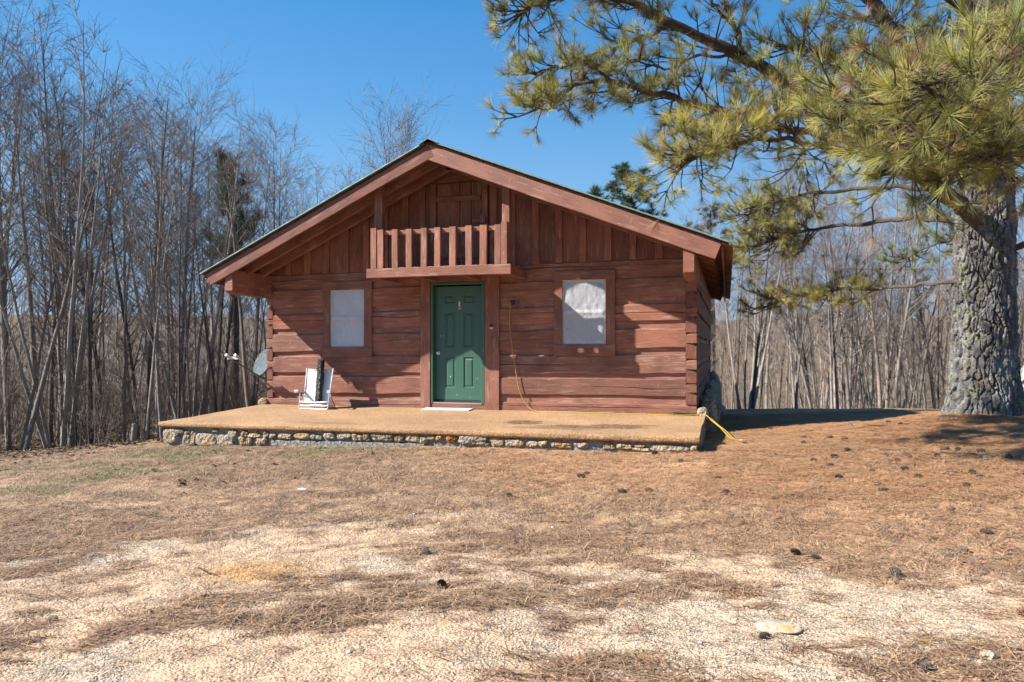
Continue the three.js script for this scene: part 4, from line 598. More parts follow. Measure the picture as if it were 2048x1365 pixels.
{
  const r = rng(4242), twigs = [];
  // limb: [start radius, end radius, foliage from t, side-branches per metre, reach, tint]
  const SPEC = { leader: [0.13, 0.09, 0.4, 5, 1.0, 0.3], limb2: [0.13, 0.07, 0.3, 12, 1.0, 0.35], limb1: [0.13, 0.024, 0.22, 11, 0.95, 0.42], l1a: [0.03, 0.016, 0.25, 9, 0.7, 0.5], l1b: [0.026, 0.008, 0.1, 14, 0.7, 0.6], l1c: [0.02, 0.007, 0.3, 11, 0.55, 0.5], limb3: [0.06, 0.012, 0.3, 16, 0.75, 0.6], limb4: [0.05, 0.014, 0.62, 38, 1.1, 0.62], limb5: [0.045, 0.012, 0.6, 34, 1.05, 0.55], limb6: [0.038, 0.01, 0.5, 22, 0.75, 0.8], n1: [0.034, 0.012, 0.36, 14, 0.85, 0.55], n2: [0.03, 0.012, 0.42, 11, 0.7, 0.55], n3: [0.034, 0.012, 0.36, 13, 0.95, 0.55], n4: [0.03, 0.012, 0.4, 11, 0.65, 0.55], limb8: [0.04, 0.01, 0.25, 22, 0.85, 0.82], limb9: [0.06, 0.015, 0.2, 19, 1.0, 0.35], limb10: [0.05, 0.012, 0.25, 15, 0.85, 0.5], back1: [0.06, 0.02, 0.2, 14, 1.3, 0.12], back2: [0.06, 0.02, 0.2, 14, 1.3, 0.12], limb11: [0.03, 0.01, 0.4, 8, 0.7, 0.2], r1: [0.05, 0.03, 0.6, 5, 0.6, 0.2], up1: [0.06, 0.03, 0.3, 5, 0.8, 0.5], up2: [0.06, 0.02, 0.3, 6, 0.9, 0.4] };
  const twig = (p0, d, len, rad, tint, tuft, lvl) => { // a drooping-then-upturned twig with side shoots
    const pts = [p0.clone()], q = p0.clone(), dd = d.clone(), n = 4; for (let i = 0; i < n; i++) { dd.add(V((r() - 0.5) * 0.5, (r() - 0.5) * 0.35 + (i < 2 ? -0.10 : 0.24), (r() - 0.5) * 0.5)).normalize(); q.addScaledVector(dd, len / n); pts.push(q.clone()); }
    twigs.push(tubeGeo(pts, pts.map((_, i) => lerp(rad, rad * 0.4, i / n)), 4, { cap: false }));
    if (tuft) tufts.push([q.clone(), dd.clone(), 0.85 + 0.35 * r(), tint + (r() - 0.5) * 0.35]);
    if (lvl > 0) { const k = 2 + Math.floor(r() * 2.6); for (let i = 0; i < k; i++) { const t = 0.3 + 0.65 * r(), o = pts[0].clone().lerp(pts[n], t); o.y = pts[Math.min(n, Math.round(t * n))].y; const s = pts[Math.min(n, Math.floor(t * n))].clone(), nd = dd.clone().add(V((r() - 0.5) * 1.6, (r() - 0.25) * 0.9, (r() - 0.5) * 1.6)).normalize(); twig(s, nd, len * (0.4 + 0.3 * r()), rad * 0.6, tint, true, lvl - 1); } }
    else if (r() < 0.4) tufts.push([pts[2].clone(), dd.clone().add(V((r() - 0.5), 0.5, (r() - 0.5))).normalize(), 0.75, tint]);
  };
  for (const [name, [ra, rb, t0, dens, reach, tint]] of Object.entries(SPEC)) {
    const raw = LIMBS[name].map(VA); if (Math.hypot(raw[0].x - 8.03, raw[0].z - 0.25) < 0.75) raw.unshift(V(8.03, raw[0].y - 0.25, 0.25)); const pts = smoothPath(raw, 8); for (let i = 2; i < pts.length - 1; i++) pts[i].add(V(0.02 * n1(i * 0.7, 3), 0.025 * n1(i * 0.6, 5), 0.02 * n1(i * 0.8, 7)));
    part(pine, 'limb', tubeGeo(pts, pts.map((_, i) => lerp(ra, rb, i / (pts.length - 1)) * (1 + 0.1 * n1(i * 0.9, 11))), ra > 0.05 ? 12 : 7, { bump: 0.24, seed: 3 }), ra > 0.045 ? M.pineLimb : M.pineTwig);
    let L = 0; for (let i = 1; i < pts.length; i++) L += pts[i].distanceTo(pts[i - 1]);
    const n = Math.round(L * (1 - t0) * dens); for (let k = 0; k < n; k++) {
      const t = lerp(t0, 1, (k + r()) / n), i = Math.min(pts.length - 2, Math.floor(t * (pts.length - 1))), d = pts[i + 1].clone().sub(pts[i]).normalize(), side = V(r() - 0.5, (r() - 0.42) * 0.7, r() - 0.5).normalize();
      twig(pts[i].clone(), d.multiplyScalar(0.75).addScaledVector(side, 1).normalize(), reach * (0.45 + 0.6 * r()) * (1 - 0.35 * t), 0.008 + 0.006 * r(), tint, true, 1);
      if (r() < 0.05) coneSpots.push(pts[i].clone().add(V((r() - 0.5) * 0.04, -0.02, (r() - 0.5) * 0.04)));
    }
    // bare dead twigs along the inner limb
    for (let k = 0; k < L * t0 * 1.2; k++) { const i = 3 + Math.floor(r() * (pts.length * t0 - 3)); if (i > 0 && i < pts.length) twig(pts[i].clone(), V(r() - 0.5, (r() - 0.4) * 0.8, r() - 0.5).normalize(), 0.3 + 0.4 * r(), 0.006, 0, false, 0); }
    twig(pts[pts.length - 1].clone(), pts[pts.length - 1].clone().sub(pts[pts.length - 2]).normalize(), 0.3, 0.008, tint, true, 1);
  }
  const bp = smoothPath(LIMBS.bare.map(VA), 6); twigs.push(tubeGeo(bp, bp.map((_, i) => lerp(0.014, 0.005, i / bp.length)), 5)); for (const k of [5, 8, 10]) twigs.push(tubeGeo([bp[k], bp[k].clone().add(V(-0.1, k % 2 ? 0.08 : -0.1, 0.05)), bp[k].clone().add(V(-0.22, k % 2 ? 0.1 : -0.12, 0.06))], [0.005, 0.004, 0.002], 4));
  const tw = part(pine, 'twigs', mergeGeometries(twigs), M.pineTwig); tw.userData.kind = 'stuff';
}
// a spray of long needles round the end of a shoot, pointing +y
function sprayGeo(n, len, w, seed, spread = 0.95) {
  const r = rng(seed), b = { p: [], c: [], n: [] };
  for (let k = 0; k < n; k++) {
    const a = r() * Math.PI * 2, el = spread * (0.18 + 0.82 * Math.sqrt(r())), h = -0.14 * len * 6 * r() * 0.16, L = len * (0.75 + 0.35 * r()), d = V(Math.sin(el) * Math.cos(a), Math.cos(el), Math.sin(el) * Math.sin(a)), s = V(Math.cos(a + 1.5 + r()), (r() - 0.5) * 0.6, Math.sin(a + 1.5 + r())).addScaledVector(d, 0).normalize();
    const o = V(0, h - 0.05 * r(), 0), m = o.clone().addScaledVector(d, L * 0.55), e = o.clone().addScaledVector(d, L).add(V(0, -0.12 * L * Math.sin(el), 0)), br = r();
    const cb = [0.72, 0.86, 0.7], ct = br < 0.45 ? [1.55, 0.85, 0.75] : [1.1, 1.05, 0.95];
    const put = (v, c) => { b.p.push(v.x, v.y, v.z); b.c.push(...c); };
    const o1 = o.clone().addScaledVector(s, -w / 2), o2 = o.clone().addScaledVector(s, w / 2), m1 = m.clone().addScaledVector(s, -w / 2), m2 = m.clone().addScaledVector(s, w / 2);
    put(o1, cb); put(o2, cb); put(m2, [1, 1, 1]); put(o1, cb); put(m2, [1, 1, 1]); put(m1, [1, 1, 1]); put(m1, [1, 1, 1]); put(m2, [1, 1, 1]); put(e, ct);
  }
  const g = new THREE.BufferGeometry(); g.setAttribute('position', new THREE.Float32BufferAttribute(b.p, 3)); g.setAttribute('color', new THREE.Float32BufferAttribute(b.c, 3)); g.computeVertexNormals(); return g;
}
M.needle = new THREE.MeshPhysicalMaterial({ color: lin(1, 1, 1), vertexColors: true, roughness: 0.75, transmission: 0.3, thickness: 0, side: THREE.DoubleSide });
function instanced(name, geo, mat, list, parent, origin) { // list of [pos, quaternion, scale(Vector3), color]
  const m = new THREE.InstancedMesh(geo, mat, list.length), X = new THREE.Matrix4(), o = origin ?? V(0, 0, 0);
  list.forEach(([p, q, s, c], i) => { X.compose(p.clone().sub(o), q, s); m.setMatrixAt(i, X); if (c) m.setColorAt(i, c); });
  m.name = parent ? name : numbered(name); m.castShadow = m.receiveShadow = true; m.userData.kind = 'stuff'; (parent ?? scene).add(m); return m;
}
const UP = V(0, 1, 0), aim = (d, a) => new THREE.Quaternion().setFromUnitVectors(UP, d.clone().normalize()).multiply(new THREE.Quaternion().setFromAxisAngle(UP, a));
{
  const r = rng(99), G = [sprayGeo(62, 0.15, 0.0023, 1, 1.0), sprayGeo(54, 0.16, 0.0023, 2, 0.75), sprayGeo(70, 0.14, 0.0023, 3, 1.4)], L = [[], [], []];
  tufts.forEach(([p, d, s0, t], i) => { const k = i % 3, dd = d.clone().add(V(0, 0.25, 0)).normalize(), y = clamp(t), b = 0.65 + 0.6 * r(), s = s0 * (0.72 + 0.55 * r()); if (r() < 0.07) { L[k].push([p, aim(dd.add(V(0, -0.8, 0)), r() * 6.28), V(s, s, s), lin(0.26 * b, 0.135 * b, 0.06 * b)]); return; } L[k].push([p, aim(dd, r() * 6.28), V(s, s, s), lin(lerp(0.11, 0.40, y) * b, lerp(0.155, 0.33, y) * b, lerp(0.045, 0.055, y) * b)]); });
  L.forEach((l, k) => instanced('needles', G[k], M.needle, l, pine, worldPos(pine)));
}
// pine cones
function coneGeo(L, Rm, open, seed) {
  const b = new GB(), r = rng(seed), n = 62;
  for (let k = 0; k < n; k++) { const t = k / n, a = k * 2.39996, y = t * L, rad = Rm * Math.sin(Math.PI * (0.12 + 0.84 * t)) ** 0.8, o = V(0, y - 0.006, 0), out = V(Math.cos(a), 0.25 + open * 0.35 * (t - 0.3), Math.sin(a)).normalize(), sd = V(-Math.sin(a), 0, Math.cos(a)), w = 0.0075 + Rm * 0.2 * Math.sin(Math.PI * (0.15 + 0.7 * t)), tip = o.clone().addScaledVector(out, rad), lo = tip.clone().add(V(0, -0.004, 0)), m = o.clone().addScaledVector(out, rad * 0.35), A = tip.clone().addScaledVector(sd, w), B = tip.clone().addScaledVector(sd, -w), T = tip.clone().addScaledVector(out, 0.006).add(V(0, 0.003 + 0.002 * r(), 0)), u = [r(), r()];
    b.tri(m, A, T, u, u, u); b.tri(m, T, B, u, u, u); b.tri(A, lo, T, u, u, u); b.tri(lo, B, T, u, u, u); b.tri(m, lo, A, u, u, u); b.tri(m, B, lo, u, u, u); }
  for (let k = 0; k < 8; k++) { const a = k / 8 * 6.283, a2 = (k + 1) / 8 * 6.283, q = Rm * 0.42; b.tri(V(0, -0.004, 0), V(q * Math.cos(a2), 0, q * Math.sin(a2)), V(q * Math.cos(a), 0, q * Math.sin(a)), [0, 0], [0, 0], [0, 0]); b.quad(V(q * Math.cos(a), 0, q * Math.sin(a)), V(q * Math.cos(a2), 0, q * Math.sin(a2)), V(q * 0.4 * Math.cos(a2), L, q * 0.4 * Math.sin(a2)), V(q * 0.4 * Math.cos(a), L, q * 0.4 * Math.sin(a)), [0, 0], [0, 0], [0, 0], [0, 0]); }
  return b.geo();
}
const CG = [coneGeo(0.095, 0.031, 1, 1), coneGeo(0.105, 0.028, 0.6, 2), coneGeo(0.085, 0.034, 1.3, 3)];
M.cone = [plain([0.105, 0.07, 0.05], 0.9), plain([0.17, 0.14, 0.115], 0.9), plain([0.16, 0.08, 0.04], 0.9)];
coneSpots.slice(0, 16).forEach((p, i) => { const m = shade(new THREE.Mesh(CG[i % 3], M.cone[i % 2])); m.name = 'hanging_cone'; m.position.copy(p.clone().sub(worldPos(pine))); m.rotation.set(Math.PI + rr(-0.6, 0.6), rr(0, 6), rr(-0.6, 0.6)); m.scale.setScalar(0.7); pine.add(m); });
const CONES = [[4.51, 1.52], [4.79, 1.52], [5.49, 2.0], [5.78, 1.73], [5.93, 1.89], [4.06, 3.3], [4.4, 4.26], [5.27, 3.15], [5.48, 3.27], [5.66, 3.07], [5.73, 3.07], [5.83, 3.11], [5.91, 2.73], [5.61, 3.53], [5.81, 2.76], [6.18, 3.09], [6.37, 3.09], [6.45, 3.17], [6.31, 3.36], [5.92, 3.58], [5.92, 3.83], [6.29, 3.77], [6.27, 4.08], [5.62, 4.17], [5.86, 4.41], [5.93, 4.68], [6.73, 3.11], [6.89, 2.82], [6.81, 2.84], [7.0, 2.87], [7.14, 2.93], [6.67, 3.84], [6.84, 3.9], [7.17, 3.3], [7.22, 3.36], [7.37, 3.26], [7.17, 3.98], [6.87, 4.09], [6.64, 4.48], [5.01, 6.62], [5.13, 6.74], [5.5, 6.94], [4.73, 8.08], [5.42, 8.27], [6.02, 7.49], [4.49, 4.9], [6.31, 5.89], [6.04, 6.36], [6.24, 5.36], [3.64, 2.84], [3.69, 2.8], [4.05, 3.34], [3.08, 4.36], [3.1, 4.19], [3.77, 4.86], [3.6, 4.97], [2.55, 5.31], [2.47, 7.14], [2.79, 7.72], [5.56, 1.33], [5.78, 1.64], [5.49, 1.98], [5.93, 1.85], [6.3, 1.64], [6.35, 1.74], [5.47, 1.4], [5.23, -0.41], [6.74, 0.67], [6.77, 0.93]];
CONES.forEach(([x, z], i) => {
  const s = 0.62 + 0.28 * R(), m = solo('pine_cone', CG[i % 3], M.cone[i % 5 === 4 ? 2 : i % 2], [x, ground(x, z) + 0.022 * s, z]); m.scale.setScalar(s); m.rotation.set(Math.PI / 2 + rr(-0.25, 0.1), pick([-1, 1]) * rr(0.7, 2.2), 0, 'YXZ');
  const near = { 42: 'russet pine cone beside the flat buried stone in the gravel', 43: 'dark pine cone at the bottom edge of the gravel, right of centre', 44: 'greyish pine cone by the lower right edge of the yard', 41: 'squat dark pine cone on bare gravel, biggest in the right half', 39: 'upright pine cone on the thatch, left of the squat dark one', 58: 'dark pine cone alone on gravel left of centre', 57: 'flattened pine cone on gravel, left of the centre, further back', 55: 'single large pine cone on the thatch before the patio corner' }[i];
  const tone = ['dark brown', 'grey-brown', 'dark brown', 'grey-brown', 'russet'][i % 5 === 4 ? 4 : i % 2], zone = z < 2.6 ? [tone + ' pine cone on the orange straw between patio and big pine', ' cones between patio and pine'] : x > 5.2 && z < 4.8 ? [tone + ' pine cone scattered on straw in front of the big pine', ' cones before the big pine'] : [tone + ' pine cone lying on the thatch of the open yard', ' cones on the open yard'];
  near ? tag(m, near, 'pine cone', 'pine cones on the ground') : tag(m, zone[0], 'pine cone', tone + zone[1]);
});

// ---------------------------------------------------------------- bare winter trees
M.barks = [bark([0.19, 0.163, 0.138]), bark([0.28, 0.245, 0.21]), bark([0.095, 0.078, 0.067])];
M.twigs = [bark([0.22, 0.175, 0.15]), bark([0.29, 0.24, 0.21]), bark([0.15, 0.118, 0.102])];
function bareTree(seed, { H = 9, rad = 0.08, first = 0.25, up = 0.62, spread = 0.42, fork = 0, lean = 0.05, n = 24, sub = 5, tw = 4, stems = 1 } = {}) {
  const r = rng(seed), trunk = [], crown = [];
  const grow = (p, d, L, r0, lvl, into, k) => {
    const seg = lvl === 0 ? 12 : lvl === 1 ? 5 : lvl === 2 ? 3 : 2, pts = [p.clone()], q = p.clone(), dd = d.clone();
    for (let i = 0; i < seg; i++) { const j = lvl === 0 ? 0.075 : lvl === 1 ? 0.16 : 0.24; dd.add(V((r() - 0.5) * j, (lvl ? 0.07 : 0.03) * (r() + 0.1), (r() - 0.5) * j)).normalize(); q.addScaledVector(dd, L / seg); pts.push(q.clone()); }
    into.push(tubeGeo(pts, pts.map((_, i) => Math.max(0.0021, r0 * (1 - (lvl === 0 ? 0.9 : 0.75) * (i / seg) ** 1.1))), lvl === 0 ? 7 : lvl === 1 ? 4 : 3, { cap: false })); return pts;
  };
  const dirAt = (pts, i) => pts[Math.min(i + 1, pts.length - 1)].clone().sub(pts[Math.max(0, i - 1)]).normalize();
  const side = (d, a) => { const w = V(r() - 0.5, 0, r() - 0.5).normalize(), o = w.addScaledVector(d, -w.dot(d)).normalize(); return d.clone().multiplyScalar(Math.cos(a)).addScaledVector(o, Math.sin(a)).normalize(); };
  for (let s = 0; s < stems; s++) {
    const a = r() * 6.28, ln = lean + (stems > 1 ? 0.16 : 0), hh = H * (s ? 0.7 + 0.3 * r() : 1), p0 = V(stems > 1 ? 0.15 * Math.cos(a) : 0, -0.25, stems > 1 ? 0.15 * Math.sin(a) : 0), t = grow(p0, V(ln * Math.cos(a), 1, ln * Math.sin(a)).normalize(), hh, rad * (s ? 0.6 + 0.4 * r() : 1), 0, trunk);
    const nb = Math.round(n / Math.sqrt(stems));
    for (let b = 0; b < nb; b++) {
      const f = lerp(first, 0.98, (b + r()) / nb), i = Math.min(t.length - 2, Math.floor(f * (t.length - 1))), o = t[i].clone().lerp(t[i + 1], f * (t.length - 1) - i), L = hh * spread * (0.35 + 0.65 * (1 - f)) * (0.6 + 0.6 * r()) * (0.35 + 0.65 * ss(first, first + 0.3, f));
      const bp = grow(o, side(dirAt(t, i), (1.15 - up * 0.6) * (0.6 + 0.5 * r())), L, rad * 0.27 * (1.15 - f) + 0.0035, 1, crown);
      for (let c = 0; c < sub; c++) { const g = 0.25 + 0.72 * r(), k = Math.min(bp.length - 2, Math.floor(g * (bp.length - 1))), sp = grow(bp[k].clone().lerp(bp[k + 1], g * (bp.length - 1) - k), side(dirAt(bp, k), 0.4 + 0.5 * r()), L * (0.3 + 0.3 * r()), 0.0046 + 0.0022 * r(), 2, crown);
        for (let e = 0; e < tw; e++) { const m = Math.min(2, Math.floor(r() * 3)); grow(sp[m].clone().lerp(sp[m + 1], r()), side(dirAt(sp, m), 0.4 + 0.5 * r()), L * (0.12 + 0.16 * r()) + 0.08, 0.0032, 3, crown); } }
    }
  }
  return { trunk: mergeGeometries(trunk), crown: mergeGeometries(crown) };
}
const KIND = [{ H: 8.6, rad: 0.058, n: 30, first: 0.2, spread: 0.32, up: 0.4, sub: 6 }, { H: 9.6, rad: 0.07, n: 32, first: 0.24, spread: 0.28, up: 0.45, sub: 6 }, { H: 7.6, rad: 0.036, n: 24, first: 0.2, spread: 0.24, up: 0.35 }, { H: 8.2, rad: 0.055, stems: 3, n: 30, first: 0.35, spread: 0.28, up: 0.5, sub: 5 }, { H: 10.2, rad: 0.095, n: 26, first: 0.42, spread: 0.33, up: 0.4, sub: 6 }, { H: 6.2, rad: 0.03, n: 14, first: 0.25, spread: 0.26, up: 0.4 }, { H: 7.4, rad: 0.045, stems: 5, n: 30, first: 0.4, spread: 0.26, lean: 0.08, up: 0.55 }, { H: 9.2, rad: 0.06, n: 28, first: 0.3, spread: 0.42, up: 0.7, sub: 7, tw: 5 } ].map((k, i) => bareTree(1000 + i * 31, k));
const small = [bareTree(2001, { H: 2.6, rad: 0.016, n: 10, first: 0.1, spread: 0.45, sub: 3, tw: 2, stems: 3 }), bareTree(2002, { H: 2.0, rad: 0.012, n: 9, first: 0.08, spread: 0.6, sub: 3, tw: 2, stems: 4 }), bareTree(2003, { H: 3.4, rad: 0.02, n: 14, first: 0.15, spread: 0.3, sub: 3, tw: 2, stems: 2 })];
function plantTree(k, x, z, s, turn, mi, name, label, group, lean = 0) {
  const t = thing(name, [x, ground(x, z), z], label, 'tree', group), a = shade(new THREE.Mesh(KIND[k].trunk, M.barks[mi])), b = shade(new THREE.Mesh(KIND[k].crown, M.twigs[mi]));
  a.name = 'trunk'; b.name = 'crown'; t.add(a, b); t.rotation.set(lean * Math.cos(turn), turn, lean * Math.sin(turn)); t.scale.setScalar(s); return t;
}
const TL = { A: ['clump of bent bare trunks at the far left edge of the woods', null], B: ['pale multi-stemmed bare tree second from the left edge', null], C: ['pale vase-shaped clump of bare stems just left of the cabin', null], D: ['dark thick bare trunk in the woods left of the vase-shaped clump', null], D2: ['tall dark bare tree in the middle of the left woods', null], R1: ['many-stemmed bare tree just right of the cabin corner', null], R2: ['pale forked bare tree midway between cabin and pine', null], R3: ['straight bare tree between the two forked pale ones', null], R4: ['pale branching bare tree nearest left of the pine trunk', null], R5: ['slim pale bare tree right of the many-stemmed one', null], T1: ['rounded bare treetop standing over the left roof slope', null], T1b: ['bare treetop just left of the roof ridge', null], T2: ['bare tree reaching above the left eave', null] };
const FORM = ['well-branched', 'tall straight', 'thin', 'three-stemmed', 'stout-trunked', 'spindly', 'four-stemmed', 'wide-crowned'], TONE = ['grey-brown', 'pale grey', 'dark brown'], ZONE = { L: ['at the near edge of the left woods', 'bare trees at the near edge of the left woods'], L2: ['deep in the woods left of the cabin', 'bare trees deep in the left woods'], B1: ['behind the cabin above its left roof slope', 'bare trees behind the cabin'], RR: ['in the woods right of the cabin', 'bare trees right of the cabin'] };
